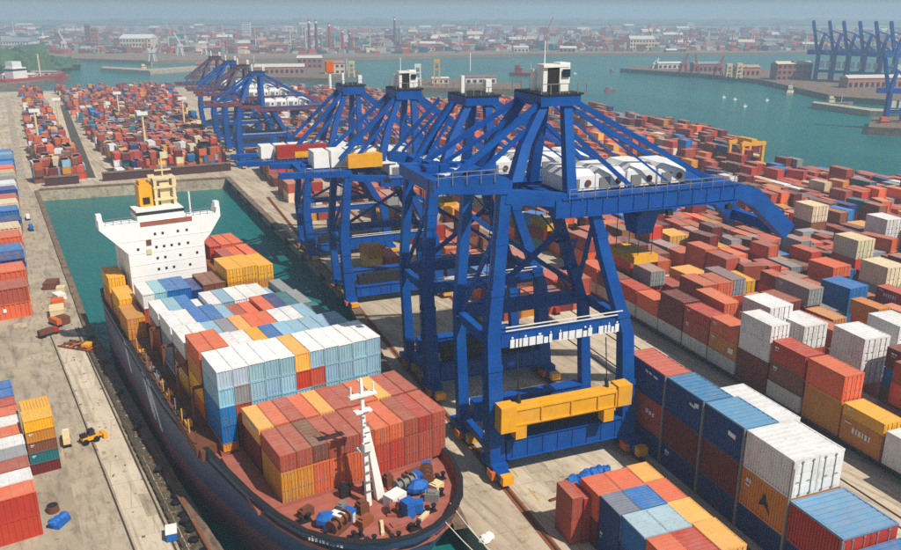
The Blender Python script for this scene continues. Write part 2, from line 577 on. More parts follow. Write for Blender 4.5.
def corrugated(nl, ns):
    """unit container shell, long axis x, base at z=0: corrugated walls between corner posts and rails"""
    b = MB()
    dx, dy = 0.010, 0.022
    pts = []

    def wave(p, q, n, nx, ny, dep):
        for i in range(n):
            for fr, k in ((0.05, 0), (0.40, 0), (0.55, 1), (0.90, 1)):
                t = (i + fr) / n
                pts.append((p[0] + (q[0] - p[0]) * t - nx * dep * k, p[1] + (q[1] - p[1]) * t - ny * dep * k))
    e = 0.494
    wave((-e, -e), (e, -e), nl, 0, -1, dy)
    wave((e, -e), (e, e), ns, 1, 0, dx)
    wave((e, e), (-e, e), nl, 0, 1, dy)
    wave((-e, e), (-e, -e), ns, -1, 0, dx)
    n = len(pts)
    b.add([(x, y, .045) for x, y in pts] + [(x, y, .955) for x, y in pts], [(i, (i + 1) % n, (i + 1) % n + n, i + n) for i in range(n)])
    b.box((0, 0, 0), (1, 1, .05))
    for sx in (-1, 1):
        for sy in (-1, 1):
            b.box((sx * .488, sy * .475, .05), (.024, .05, .90))
    for sy in (-1, 1):
        b.box((0, sy * .482, .94), (.952, .036, .045))
    for sx in (-1, 1):
        b.box((sx * .491, 0, .94), (.018, .90, .045))
    return b


BODY = corrugated(18, 7).mesh('container_body')
BODY.materials.append(M['box'])
BODY_S = corrugated(10, 5).mesh('container_body_short')
BODY_S.materials.append(M['box'])
rf = MB()
for i in range(9):
    x0 = -0.5 + i / 9
    rf.box((x0 + 0.5 / 9, 0, 0.955), (1 / 9 * (0.62 if i % 1 == 0 else 1), 0.93, 0.040))
rf.box((0, 0, 0.945), (0.975, 0.955, 0.035))
for sy in (-1, 1):
    rf.box((0, sy * .49, 0.95), (1.004, .03, 0.050))
for sx in (-1, 1):
    rf.box((sx * .493, 0, 0.951), (.018, .952, 0.048))
ROOF = rf.mesh('roof')
ROOF.materials.append(M['roof'])
DOORS = []
for s in (-1, 1):
    d = MB()
    d.box((-0.4985, s * 0.232, 0.06), (0.012, 0.452, 0.87))
    for k in range(3):
        d.box((-0.5055, s * 0.232, 0.09 + k * 0.28), (0.004, 0.40, 0.21))
    me = d.mesh('door')
    me.materials.append(M['box'])
    rds = MB()
    for yy in (0.12, 0.33):
        rds.box((-0.512, s * yy, 0.03), (0.008, 0.016, 0.92))
        rds.box((-0.514, s * (yy + 0.04), 0.40), (0.006, 0.09, 0.02))
        for zz in (0.05, 0.9):
            rds.box((-0.512, s * yy, zz), (0.010, 0.045, 0.03))
    mr = rds.mesh('lock_rod')
    mr.materials.append(M['grey'])
    DOORS.append((me, mr))


def tint(col, rnd, j=0.10):
    k = rnd.uniform(1 - j, 1 + j)
    if min(col[:3]) > .5:
        k = rnd.uniform(.95, 1.04)
        return tuple(max(0, min(1, c * k)) for c in col[:3]) + (1.0,)
    return tuple(max(0, min(1, c * k * rnd.uniform(0.94, 1.06))) for c in col[:3]) + (1.0,)


mk = MB()
for sy in (-1, 1):
    for k, (x0, wd, z0, hz_) in enumerate(((.30, .035, .70, .10), (.345, .02, .70, .10), (.375, .035, .70, .10), (.33, .05, .60, .04), (.38, .03, .60, .04))):
        mk.box((x0 * sy, sy * .5035, z0), (wd, .004, hz_))
MARKS = [mk.mesh('painted_mark')]
mk = MB()
for sy in (-1, 1):
    for k in range(6):
        mk.box(((-.22 + k * .08) * sy, sy * .5035, .48), (.055 if k % 2 else .035, .004, .24))
    mk.box((.33 * sy, sy * .5035, .80), (.16, .004, .05))
MARKS.append(mk.mesh('painted_mark'))
mk = MB()
for sy in (-1, 1):
    mk.box((-.30 * sy, sy * .5035, .30), (.18, .004, .34))
    mk.box((.36 * sy, sy * .5035, .78), (.14, .004, .07))
    mk.box((.38 * sy, sy * .5035, .68), (.10, .004, .04))
MARKS.append(mk.mesh('painted_mark'))
for k, me in enumerate(MARKS):
    me.materials.append(M['glyph'])
CR = random.Random(11)
N_CONT = [0]
LAST = [None]


def roof_of(o):
    return next(c for c in o.children if c.name.startswith('roof'))



def container(colour, label, group, centre, dims, rz, doors=True, cat='container', short=False):
    """dims = (length, width, height); the long axis lies at angle rz, the doors at its local -x end"""
    col = tint(PAL[colour], CR)
    o = link('shipping_container', BODY_S if short else BODY, None, centre, rz, col)
    o.scale = (dims[0], dims[1], dims[2])
    tag(o, label, cat, group)
    link('roof', ROOF, o, color=tint(PAL[colour], CR, 0.06))
    if doors:
        for me, mr in DOORS:
            d = link('door', me, o, color=col)
            link('lock_rod', mr, d)
    if CR.random() < .36 and colour not in ('white', 'cream', 'light blue'):
        tag(link('painted_mark', MARKS[int(CR.random() * 2.99) % 3 if CR.random() < .5 else 0], o), kind='stuff')
    N_CONT[0] += 1
    LAST[0] = o
    return o


RZ_Q = math.pi / 2 - QA          # long axis along v, doors toward -v
RZ_QS = -QA                      # long axis along u
RZ_S = math.pi / 2               # along the ship
UP = {True: 'top tier', False: 'lower tier'}

# ------------------------------------------------------------------ the container ship
SX = 27.0
ship = empty('container_ship', (SX, 94, -3), 0, 'dark blue container ship with white bridge moored in the basin', 'ship')


def sp(x, y, z):
    return (x - SX, y - 94, z + 3)


HY = [136.5, 135, 128, 115, 100, 90, 80, 72, 66, 61.5, 58, 55.4, 53.6, 52.6, 52.3]
HB = [9.2, 10.4, 11.0, 11.1, 11.1, 11.0, 10.8, 10.5, 10.1, 9.3, 8.1, 6.5, 4.5, 2.3, 0.3]


def HC(y):
    t = max(0.0, min(1.0, (90 - y) / 30))
    return 1.5 * t * t * (3 - 2 * t)



def hull_ring(i, lvl):
    """half breadth and y at a level: 0 keel .. 1 gunwale; the bow flares"""
    y, b = HY[i], HB[i]
    fl = 1 - lvl
    k = max(0.0, min(1.0, (88 - y) / 34))
    return b * (1 - fl * (0.04 + 0.62 * k ** 1.5)), y + fl * 7.5 * k ** 2


LV = [(-6, 0.0), (-3.4, 0.22), (-0.5, 0.45), (2.5, 0.68), (5.2, 0.88), (7.5, 1.0)]


def hull_surface(lv, off=0.0):
    b = MB()
    rows = []
    for z, l in lv:
        L = []
        for s in (-1, 1):
            rng = range(len(HY)) if s < 0 else range(len(HY) - 1, -1, -1)
            for i in rng:
                hb, y = hull_ring(i, l)
                L.append(sp(SX + HC(HY[i]) + s * max(0.02, hb + off), y, z))
        rows.append(L)
    n = len(rows[0])
    vs = [p for r_ in rows for p in r_]
    fs = []
    for i in range(len(rows) - 1):
        for k in range(n):
            a, c = i * n + k, i * n + (k + 1) % n
            fs.append((a, c, c + n, a + n))
    b.add(vs, fs)
    return b


m_, n_, b_ = new_mat('hull')
geo_ = N(n_, 'ShaderNodeNewGeometry')
sep_ = N(n_, 'ShaderNodeSeparateXYZ')
n_.links.new(geo_.outputs['Position'], sep_.inputs[0])
nz_ = noise(n_, geo_.outputs['Position'], 0.25, 5, 0.6)
ad_ = N(n_, 'ShaderNodeMath', operation='MULTIPLY_ADD')
n_.links.new(nz_, ad_.inputs[0])
ad_.inputs[1].default_value = 1.2
n_.links.new(sep_.outputs[2], ad_.inputs[2])
low_ = ramp(n_, ad_.outputs[0], 2.0, 2.9, 1.0, 0.0)
c_ = mix(n_, low_, srgb(64, 84, 124), srgb(146, 92, 96))
st_ = ramp(n_, noise(n_, geo_.outputs['Position'], 0.9, 6, 0.7), 0.55, 0.75, 0.0, 0.6)
c_ = mix(n_, st_, c_, srgb(70, 58, 60))
n_.links.new(c_, b_.inputs['Base Color'])
b_.inputs['Roughness'].default_value = 0.5
M['hull'] = m_

hull = hull_surface(LV).build('hull', 'hull', ship, smooth=True)
# bulwark: the inner face and its cap rail
bw = MB()
rows = []
for off, z in ((-0.42, 7.5), (-0.45, 6.4)):
    L = []
    for s in (-1, 1):
        rng = range(len(HY)) if s < 0 else range(len(HY) - 1, -1, -1)
        for i in rng:
            L.append(sp(SX + HC(HY[i]) + s * max(0.02, HB[i] + off), HY[i] + (0.4 if off and i > 10 else 0), z))
    rows.append(L)
n = len(rows[0])
bw.add([p for r_ in rows for p in r_], [(i * n + k, i * n + (k + 1) % n, (i + 1) * n + (k + 1) % n, (i + 1) * n + k) for i in range(1) for k in range(n)])
bw.build('bulwark', 'deck_red', ship)
cp = MB()
rows = []
for off, z in ((0.06, 7.42), (0.06, 7.58), (-0.44, 7.58), (-0.44, 7.42)):
    L = []
    for s in (-1, 1):
        rng = range(len(HY)) if s < 0 else range(len(HY) - 1, -1, -1)
        for i in rng:
            L.append(sp(SX + HC(HY[i]) + s * max(0.02, HB[i] + off), HY[i] + (0.4 if off < 0 and i > 10 else 0), z))
    rows.append(L)
n = len(rows[0])
cp.add([p for r_ in rows for p in r_], [(i * n + k, i * n + (k + 1) % n, (i + 1) % 4 * n + (k + 1) % n, (i + 1) % 4 * n + k) for i in range(4) for k in range(n)])
cp.build('cap_rail', 'dark', ship)
poly = [(HC(HY[i]) - HB[i] + .3, HY[i] - 94 + (.3 if i > 10 else 0)) for i in range(len(HY) - 1)] + [(HC(HY[i]) + HB[i] - .3, HY[i] - 94 + (.3 if i > 10 else 0)) for i in range(len(HY) - 2, -1, -1)]
MB().prism(poly, 8.9, 9.5).build('deck', 'deck_red', ship)
DZ = 6.5          # deck level in the world
for s_ in (-1, 1):
    MB().box((s_ * 9.2, 104.4 - 94, 9.5), (3.0, 56, 1.15)).build('side_deck', 'brown', ship)

# rubbing strake along the gunwale
stk = hull_surface([(6.2, 0.94), (6.5, 0.955)], 0.10)
stk.build('strake', 'dark', ship)


def text_mesh(txt, size, depth=0.02):
    cu = bpy.data.curves.new('lettering', 'FONT')
    cu.body = txt
    cu.size = size
    cu.extrude = depth
    cu.align_x = 'CENTER'
    cu.align_y = 'CENTER'
    o = bpy.data.objects.new('tmp', cu)
    C.objects.link(o)
    dg = bpy.context.evaluated_depsgraph_get()
    dg.update()
    me = bpy.data.meshes.new_from_object(o.evaluated_get(dg))
    bpy.data.objects.remove(o)
    me.materials.clear()
    me.materials.append(M['glyph'])
    return me


# tall white letter strokes on the side of the hull
def hull_stroke(y0, z0, y1, z1, wd):
    b = MB()
    hb = lambda y, z: -(11.1 if y > 90 else 11.05) - 0.03
    vs = []
    for (y, z) in ((y0, z0), (y1, z1)):
        for dy in (-wd / 2, wd / 2):
            l = 0.88 + 0.12 * (z - 5.5) / 2.5 if z > 5.5 else 0.68 + 0.2 * (z - 2.5) / 3
            for e in (0.06, -0.05):
                vs.append(sp(SX + hb(y, z) * (1 - (1 - l) * 0.06) - e, y + dy, z))
    b.add(vs, [(0, 2, 6, 4), (1, 5, 7, 3), (0, 4, 5, 1), (2, 3, 7, 6), (0, 1, 3, 2), (4, 6, 7, 5)])
    b.build('hull_letter', 'glyph', ship)


for a in ((111.8, 6.9, 110.2, 2.9, 0.9), (100.4, 6.7, 97.4, 2.4, 1.0), (97.6, 7.2, 96.6, 2.0, 0.9), (97.6, 7.2, 93.2, 2.0, 0.9)):
    hull_stroke(*a[:4], a[4] * 1.3)

# white glyphs of the name on the port bow
for k, (fx, wd) in enumerate(((0.0, .16), (.3, .24), (.62, .3), (.98, .2), (1.26, .28), (1.6, .26), (1.9, .12), (2.12, .32), (2.5, .26), (2.82, .34))):
    t = fx / 3.2
    p = Vector((21.0 + 2.2 * t, 57.6 - 2.7 * t, 7.0))
    ang = math.atan2(-2.7, 2.2)
    nx = Vector((math.sin(ang), -math.cos(ang), 0))
    b = MB()
    b.box(sp(p.x + nx.x * 0.22, p.y + nx.y * 0.22, p.z - 0.2), (wd * .7, 0.25, 0.34 if k % 3 else 0.26), ang)
    if k % 2:
        b.box(sp(p.x + nx.x * 0.22, p.y + nx.y * 0.22, p.z + 0.2), (wd * 0.5, 0.25, 0.14), ang)
    b.build('name_letter', 'glyph', ship)

# accommodation block with flared bridge wings
BY = 122.0
front = [(19.4, DZ), (30.4, DZ), (30.4, 16.6), (31.4, 17.6), (33.2, 20.2), (33.2, 21.6), (32.7, 21.6), (32.5, 20.7), (16.7, 20.7), (16.5, 21.6), (15.9, 21.6), (15.9, 20.2), (18.2, 17.6), (19.4, 16.2)]


def plate(poly, y0, y1):
    b = MB()
    nn = len(poly)
    vs = [sp(x, y0, z) for x, z in poly] + [sp(x, y1, z) for x, z in poly]
    tri = tessellate_polygon([[Vector((x, z, 0)) for x, z in poly]])
    fs = []
    for t in tri:
        a, c, d = [Vector((poly[i][0], poly[i][1], 0)) for i in t]
        t = t if (c - a).cross(d - a).z > 0 else (t[0], t[2], t[1])
        fs.append(tuple(t))
        fs.append((t[2] + nn, t[1] + nn, t[0] + nn))
    for i in range(nn):
        j = (i + 1) % nn
        fs.append((j, i, i + nn, j + nn))
    return b.add(vs, fs)


bridge = plate(front, BY, BY + 2.6).build('bridge', 'bridge_white', ship)
for z in (12.6, 14.3, 16.0, 18.0):
    MB().box(sp(24.9, BY - .01, z), (11.0 if z < 17 else 13.2, .05, .05)).build('deck_ledge', 'white', bridge)
MB().box(sp(24.9, BY + 6.3, DZ), (11.4, 7.4, 12.5)).build('deck_house', 'white', bridge)
MB().box(sp(24.7, BY + 3.2, 20.72), (6.8, 4.6, 1.3)).build('wheelhouse', 'white', bridge)
MB().box(sp(24.7, BY + 3.2, 21.5), (6.95, 4.75, 0.42)).build('wheelhouse_window', 'glass', bridge)
MB().box(sp(25.2, BY - 0.06, 20.1), (7.4, 0.10, 0.62)).build('name_board', 'deck_red', bridge)
wn = MB().box((0, 0, 0), (0.26, 0.08, 0.28)).mesh('window')
wn.materials.append(M['glass'])
wf = MB()
wf.box((0, 0.0, -0.05), (0.36, 0.05, 0.38))
wf = wf.mesh('window_frame')
wf.materials.append(M['grey'])
for zi, z in enumerate((18.6, 16.6, 14.9, 13.2)):
    for x in (20.8, 22.2, 23.4, 24.5, 25.6, 26.7, 28.0, 29.2):
        if (zi, x) in ((0, 20.8), (1, 29.2), (2, 25.6), (3, 22.2), (2, 28.0), (0, 22.2), (3, 26.7), (3, 20.8), (1, 22.2), (2, 22.2), (3, 29.2), (2, 20.8), (0, 29.2), (0, 25.6)):
            continue
        o = link('window', wn, bridge, sp(x, BY - 0.05, z))
        link('window_frame', wf, o, (0, 0.03, 0))
for x, c in ((22.3, 'cream'), (22.4, 'brown')):
    MB().box(sp(x, BY - 0.08, 15.8 if c == 'cream' else 17.2), (0.7, 0.12, 0.8)).build('vent_cover', c, bridge)
for xa, xb in ((16.8, 21.2), (28.2, 32.4)):
    rl = MB()
    for z in (21.15, 21.6):
        rl.beam(sp(xa, BY + .2, z), sp(xb, BY + .2, z), .07)
    for i in range(5):
        x = xa + (xb - xa) * i / 4
        rl.beam(sp(x, BY + .2, 20.7), sp(x, BY + .2, 21.6), .08)
    rl.build('wing_rail', 'grey', bridge)
fn = MB()
fn.box(sp(23.5, BY + 5.5, 19.0), (1.9, 3.0, 6.2))
fn.box(sp(23.5, BY + 5.5, 25.2), (1.4, 2.2, 0.6))
funnel = fn.build('funnel', 'yellow', ship)
MB().box(sp(23.5, BY + 3.96, 22.4), (1.0, .1, 1.0)).build('funnel_mark', 'dark', funnel)
rm = MB()
for x in (24.9, 27.6):
    rm.beam(sp(x, BY + 3.8, 20.5), sp(x, BY + 3.8, 26.0), .42)
    rm.beam(sp(x, BY + 5.4, 20.5), sp(x, BY + 5.4, 26.0), .42)
for z in (22.8, 24.6, 26.0):
    rm.box(sp(26.25, BY + 4.6, z), (3.3, 2.1, .28))
rm.box(sp(26.3, BY + 4.6, 22.0), (1.4, 1.2, 3.4))
rm.cyl(sp(26.3, BY + 4.6, 26.2), sp(26.3, BY + 4.6, 29.0), .12)
rm.beam(sp(25.2, BY + 4.6, 27.2), sp(27.6, BY + 4.6, 27.2), .22)
rm.box(sp(24.5, BY + 4.2, 26.2), (.9, .6, .5))
rm.box(sp(27.7, BY + 4.2, 24.9), (.7, .7, .9))
rm.build('radar_mast', 'cream', ship)
for x in (21.4, 29.1):
    MB().cyl(sp(x, BY + 1.2, 20.6), sp(x, BY + 1.2, 24.2 if x > 25 else 22.4), .13).build('antenna_pole', 'white', ship)
for x in (16.2, 33.0):
    MB().box(sp(x, BY + 1.3, 21.4), (.7, 1.2, .9)).build('wing_console', 'white', bridge)

# foremast: a post and a sloping leg with cross-trees
mast = MB()
mast.leg([(*sp(27.6, 60.0, DZ), .5, .5), (*sp(27.6, 60.6, 17.6), .28, .28), (*sp(27.6, 60.7, 19.0), .22, .22)])
mo = mast.build('foremast', 'white', ship)
MB().leg([(*sp(29.0, 60.4, DZ), .85, .8), (*sp(28.0, 60.7, 14.0), .4, .4)]).build('mast_leg', 'white', mo)
b = MB()
for z, l in ((17.4, 2.6), (15.8, 1.6), (12.0, 1.2)):
    b.box(sp(27.6, 60.5, z), (l, .7, .18))
for x in (26.5, 28.7):
    b.cyl(sp(x, 60.5, 17.5), sp(x, 60.5, 18.5), .08)
b.box(sp(27.6, 59.9, 12.2), (.7, .6, .7))
b.build('cross_tree', 'white', mo)
b = MB()
for z in range(8, 17):
    b.box(sp(27.6, 59.75, z), (.5, .1, .1))
b.build('mast_rung', 'grey', mo)


def ship_part(name, mat, b):
    return b.build(name, mat, ship)


# deck gear on the forecastle
def winch(x, y, rz, c1):
    p = sp(x, y, DZ)
    b = MB()
    ca, sa = math.cos(rz), math.sin(rz)
    b.box(p, (2.6, 1.2, .25), rz)
    for t in (-1.0, -.3, .5, 1.1):
        q = Vector((p[0] + t * ca, p[1] + t * sa, p[2] + .8))
        d = Vector((ca, sa, 0)) * .07
        b.cyl(q - d, q + d, .62, n=14)
    q0 = Vector((p[0] - 1.0 * ca, p[1] - 1.0 * sa, p[2] + .8))
    b.cyl(q0, q0 + Vector((ca, sa, 0)) * 2.1, .34)
    o = ship_part('winch', c1, b)
    b = MB()
    q = Vector(p) + Vector((0, 0, .6))
    b.box((q.x + 1.55 * ca, q.y + 1.55 * sa, q.z - .4), (.8, 1.0, 1.0), rz)
    b.build('winch_motor', 'tarp' if c1 != 'blue2' else 'grey', o)


winch(31.6, 60.4, 0.2, 'grey')
winch(23.7, 57.9, 0.5, 'brown')
winch(29.6, 57.2, -0.5, 'deck_red')
winch(34.2, 60.6, 1.1, 'brown')
ship_part('deck_crate', 'cream', MB().box(sp(29.8, 58.9, DZ), (1.8, 1.3, 1.1), .3)).data.materials[0] = M['white']
b = MB()
b.box(sp(29.8, 56.3, DZ), (.9, .9, 1.3), .2)
b.box(sp(29.8, 56.3, DZ + 1.3), (1.1, 1.1, .5), .2)
ship_part('deck_locker', 'tarp', b)
b = MB()
b.blob(sp(32.4, 59.3, DZ + .7), (1.0, .8, .8), R_)
ship_part('covered_winch', 'tarp', b)
b = MB()
b.blob(sp(23.0, 58.9, DZ + .7), (.9, .8, .8), R_)
ship_part('covered_winch', 'tarp', b)
b = MB()
b.box(sp(23.9, 58.6, DZ), (.8, 1.2, 1.2), .5)
ship_part('deck_locker', 'white', b)
for (x, y) in ((21.6, 60.5), (22.6, 57.4), (25.2, 54.6), (27.2, 53.9), (29.4, 54.4), (31.9, 56.0), (33.8, 57.8), (35.4, 60.2), (24.6, 56.0)):
    b = MB()
    for s in (-.35, .35):
        b.cyl(sp(x + s, y, DZ), sp(x + s, y, DZ + .62), .18, .16)
        b.cyl(sp(x + s, y, DZ + .62), sp(x + s, y, DZ + .72), .25)
    b.box(sp(x, y, DZ), (1.2, .5, .12))
    ship_part('bollard', 'dark', b)
for (x, y, c, d, rz) in ((26.0, 57.4, 'rust', (1.5, .8, .7), .4), (31.0, 55.6, 'cream', (1.4, .35, .3), .5), (27.0, 56.0, 'cream', (.3, 2.0, .25), -.4), (33.2, 61.6, 'brown', (2.2, .8, .9), .1),
                        (29.0, 62.2, 'dark', (1.6, .6, .9), .0), (22.0, 61.3, 'brown', (1.4, .7, .8), .3), (30.6, 61.9, 'brown', (.8, .8, 1.1), .2), (26.3, 62.3, 'dark', (1.0, .5, 1.2), 0), (25.2, 60.6, 'grey', (.9, .6, .6), .6),
                        (34.4, 59.2, 'cream', (1.2, 1.0, .5), .4), (28.4, 55.3, 'deck_red', (2.4, 1.2, .5), 0), (26.6, 59.2, 'brown', (1.0, .9, 1.0), .2), (25.2, 58.4, 'cream', (.5, .5, .9), .2), (33.0, 57.6, 'grey', (.8, 1.3, .8), .9)):
    b = MB()
    b.box(sp(x, y, DZ), d, rz)
    b.box(sp(x, y, DZ + d[2]), (d[0] * .7, d[1] * .6, d[2] * .25), rz)
    ship_part('deck_fitting', c, b)
# hatch coamings and lashing bridges between the bays
for y0, y1 in ((63.6, 74.9), (75.4, 107.5)):
    ship_part('hatch_coaming', 'deck_red', MB().box(sp(27.4 if y0 < 70 else 27.6, (y0 + y1) / 2, DZ), (18.2, y1 - y0, .35 if y0 < 70 else .5)))
for y in (81.6, 88.2, 94.8, 101.4):
    b = MB()
    for x in (17.6, 17.6 + 19.2):
        b.beam(sp(x, y, DZ), sp(x, y, 12.0), .3)
    b.beam(sp(17.6, y, 11.9), sp(36.8, y, 11.9), .3)
    ship_part('lashing_bridge', 'brown', b)
# clutter along the port side passage
for i in range(16):
    y = 76 + i * 2.9
    b = MB()
    b.box(sp(16.9, y, DZ), (.7, R_.uniform(.8, 1.8), R_.uniform(.5, 1.8)))
    b.cyl(sp(16.55, y + 1.2, DZ), sp(16.55, y + 1.2, 9.2), .07)
    ship_part('side_fitting', R_.choice(['brown', 'yellow', 'rust', 'deck_red', 'grey']), b)

GS = 'containers stacked on the ship'
# forward stack: 11 across, two bays
fwd_top = ['rust red', 'rust red', 'brown', 'rust red', 'rust red', 'rust red', 'orange', 'orange', 'rust red', 'red', 'rust red']
fwd_top2 = ['amber', 'orange', 'rust red', 'orange', 'amber', 'rust red', 'rust red', 'orange', 'amber', 'rust red', 'rust red']
fwd_low = ['ochre', 'ochre', 'orange', 'orange', 'orange', 'orange', 'red', 'red', 'rust red', 'rust red', 'rust red']
FW0, FWP = 20.7, 1.585
for i in range(11):
    x = FW0 + FWP * (i + .5)
    for bay, (y, tops) in enumerate(((66.35, fwd_top), (72.1, fwd_top2))):
        where = ('in the front row' if bay == 0 else 'in the back row') + " of the ship's forward stack"
        z0 = DZ + .37
        container(tops[i], '%s container on top %s' % (tops[i], where), GS, (x, y, 10.05 + (.04 * ((i * 7 + bay * 3) % 3))), (5.35, 1.53, 1.72), RZ_S, short=True)
        if bay == 0:
            container(fwd_low[i], '%s tall container at deck level facing the forecastle' % fwd_low[i], GS, (x, y, z0), (5.35, 1.53, 3.15), RZ_S, short=True)
        elif i in (0, 10):
            container('maroon', 'maroon container at deck level in the forward stack back row', GS, (x, y, z0), (5.35, 1.53, 3.15), RZ_S, doors=False, short=True)
# main stack: five bays of 11
rows_main = [
    ['white', 'white', 'white', 'white', 'white', 'amber', 'white', 'white', 'white', 'white', 'white'],
    ['orange', 'orange', 'white', 'white', 'yellow', 'blue', 'light blue', 'light blue', 'light blue', 'light blue', 'light blue'],
    ['white', 'white', 'light blue', 'grey', 'amber', 'orange', 'orange', 'white', 'white', 'light blue', 'teal'],
    ['white', 'white', 'blue', 'blue', 'light blue', 'rust red', 'orange', 'orange', 'navy blue', 'teal', 'grey'],
    ['white', 'light blue', 'blue', 'white', 'white', 'light blue', 'white', 'white', 'white', 'light blue', 'grey'],
]
rows_second = [
    ['light blue', 'grey', 'light blue', 'light blue', 'light blue', 'red', 'rust red', 'light blue', 'light blue', 'light blue', 'light blue'],
    ['ochre', 'orange', 'maroon', 'brown', 'yellow', 'navy blue', 'rust red', 'rust red', 'grey', 'maroon', 'ochre'],
    ['brown', 'light blue', 'blue', 'light blue', 'rust red', 'rust red', 'rust red', 'brown', 'maroon', 'navy blue', 'rust red'],
    ['grey', 'navy blue', 'blue', 'teal', 'maroon', 'rust red', 'maroon', 'rust red', 'rust red', 'navy blue', 'teal'],
    ['rust red', 'light blue', 'rust red', 'navy blue', 'black' if False else 'navy blue', 'grey', 'brown', 'light blue', 'rust red', 'rust red', 'grey'],
]
port_low = [['blue', 'ochre'], ['yellow', 'orange'], ['yellow', 'ochre'], ['grey', 'white'], ['red', 'rust red']]
third = ['blue', 'rust red', 'light blue', 'light blue', 'light blue', 'light blue', 'grey', 'light blue', 'light blue', 'light blue', 'light blue']
bay_txt = ['the first bay behind the forward stack', 'the second bay behind the forward stack', 'the third bay behind the forward stack', 'the fourth bay behind the forward stack', 'the bay just ahead of the bridge']
MX0, MXP = 18.7, 1.642
TOPZ = [16.0, 15.0, 14.3, 14.0, 13.6]
HT = 2.02
for bay in range(5):
    y = 78.15 + bay * 6.6
    for i in range(11):
        x = MX0 + MXP * (i + .5)
        ztop = TOPZ[bay]
        if bay == 1 and i in (0, 1):
            ztop += 0.7
        if bay == 3 and i in (4, 5, 6):
            ztop -= 0.5
        if bay == 4 and i in (3, 9):
            ztop -= 0.9
        ztop += 0.03 * ((i * 5 + bay) % 4)
        c = rows_main[bay][i]
        container(c, '%s container on top in %s' % (c if bay or c != 'white' else 'white roofed pale blue', bay_txt[bay]), GS, (x, y, ztop - HT), (5.7, 1.59, HT - .02), RZ_S, doors=(bay == 1), short=True)
        if bay == 0 and c == 'white':
            o_ = LAST[0]
            o_.color = tint(PAL['light blue'] if i > 1 else srgb(176, 198, 210), CR)
            roof_of(o_).color = srgb(246, 246, 244)
        c = rows_second[bay][i]
        if bay < 2 or i in (0, 1, 2, 3, 5, 7, 8, 9) or (bay == 3):
            container(c, '%s container in the second tier of %s' % (c, bay_txt[bay]), GS, (x, y, ztop - 2 * HT), (5.7, 1.59, HT - .02), RZ_S, doors=False, short=True)
        if bay == 0:
            c = third[i]
            container(c, '%s container in the third tier of %s' % (c, bay_txt[0]), GS, (x, y, ztop - 3 * HT), (5.7, 1.59, HT - .02), RZ_S, doors=(i == 0), short=True)
        if i == 0:
            z = ztop - (3 if bay == 0 else 2) * HT
            for k, c in enumerate(port_low[bay]):
                hh = HT - .02
                z -= HT
                if z < DZ + .5:
                    hh = z + HT - (DZ + .52)
                    z = DZ + .52
                    if hh < .8:
                        break
                container(c, '%s container low on the port side of %s' % (c, bay_txt[bay]), GS, (x, y, z), (5.7, 1.59, hh), RZ_S, doors=False, short=True)
# stow supports under the tiers so nothing hangs: the hatch covers
for bay in range(5):
    y = 78.15 + bay * 6.6
    ship_part('hatch_cover', 'brown', MB().box(sp(28.6, y, DZ + .5), (16.2, 5.5, TOPZ[bay] - (3 if bay == 0 else 2) * HT - DZ - .55 - (0.0 if bay != 4 else .9) - (0.0 if bay != 3 else .5))))
ship_part('hatch_cover', 'brown', MB().box(sp(29.5, 72.1, DZ + .35), (15.6, 5.2, 3.15)))
# beside and behind the bridge
aft = [('orange', 34.6, 128.3, 14.8, 'behind the bridge wing'), ('orange', 36.4, 128.3, 14.8, 'behind the bridge wing'), ('red', 32.8, 128.3, 14.7, 'behind the bridge wing'),
       ('orange', 36.6, 121.3, 14.6, 'alongside the bridge'), ('orange', 34.9, 121.3, 14.4, 'alongside the bridge'), ('rust red', 33.2, 121.3, 14.4, 'alongside the bridge'),
       ('yellow', 36.0, 114.0, 14.9, 'at the starboard side ahead of the bridge'), ('yellow', 33.7, 114.0, 15.1, 'at the starboard side ahead of the bridge'), ('yellow', 31.45, 114.0, 15.1, 'at the starboard side ahead of the bridge')]
for c, x, y, zt, wh in aft:
    wdt = 2.2 if c == 'yellow' else 1.7
    container(c, '%s container on top %s' % (c, wh), GS, (x, y, zt - 2.1), (6.4, wdt, 2.1), RZ_S, doors=(c == 'yellow'), short=True)
    if y < 115:
        container('ochre', 'ochre container in the tier under the yellow ones ahead of the bridge', GS, (x, y, zt - 4.2), (6.4, wdt, 2.08), RZ_S, doors=True, short=True)
for (y0, y1, zt) in ((125.0, 131.6, 12.55), (118.0, 124.6, 12.25), (110.7, 117.3, 10.65)):
    ship_part('hatch_cover', 'rust', MB().box(sp(34.4, (y0 + y1) / 2, DZ), (6.6, y1 - y0, zt - DZ - .02)))
for i, c in enumerate(('white', 'light blue', 'blue', 'blue', 'navy blue', 'brown', 'brown')):
    container(c, '%s container on top against the foot of the bridge front' % c, GS, (19.6 + i * 1.64, 114.2, 11.25 - (.5 if i == 4 else 0)), (6.0, 1.59, 2.0), RZ_S, doors=False, short=True)
    if i in (0, 1, 2, 3):
        container(('rust red', 'rust red', 'maroon', 'navy blue')[i], '%s container in the tier below at the bridge foot' % ('rust red', 'rust red', 'maroon', 'navy blue')[i], GS, (19.6 + i * 1.64, 114.2, 9.24), (6.0, 1.59, 2.0), RZ_S, doors=False, short=True)
ship_part('hatch_cover', 'rust', MB().box(sp(25.0, 114.0, DZ), (11.6, 6.4, 2.7)).box(sp(28.6, 114.2, DZ + 2.7), (3.4, 5.8, 1.5)))
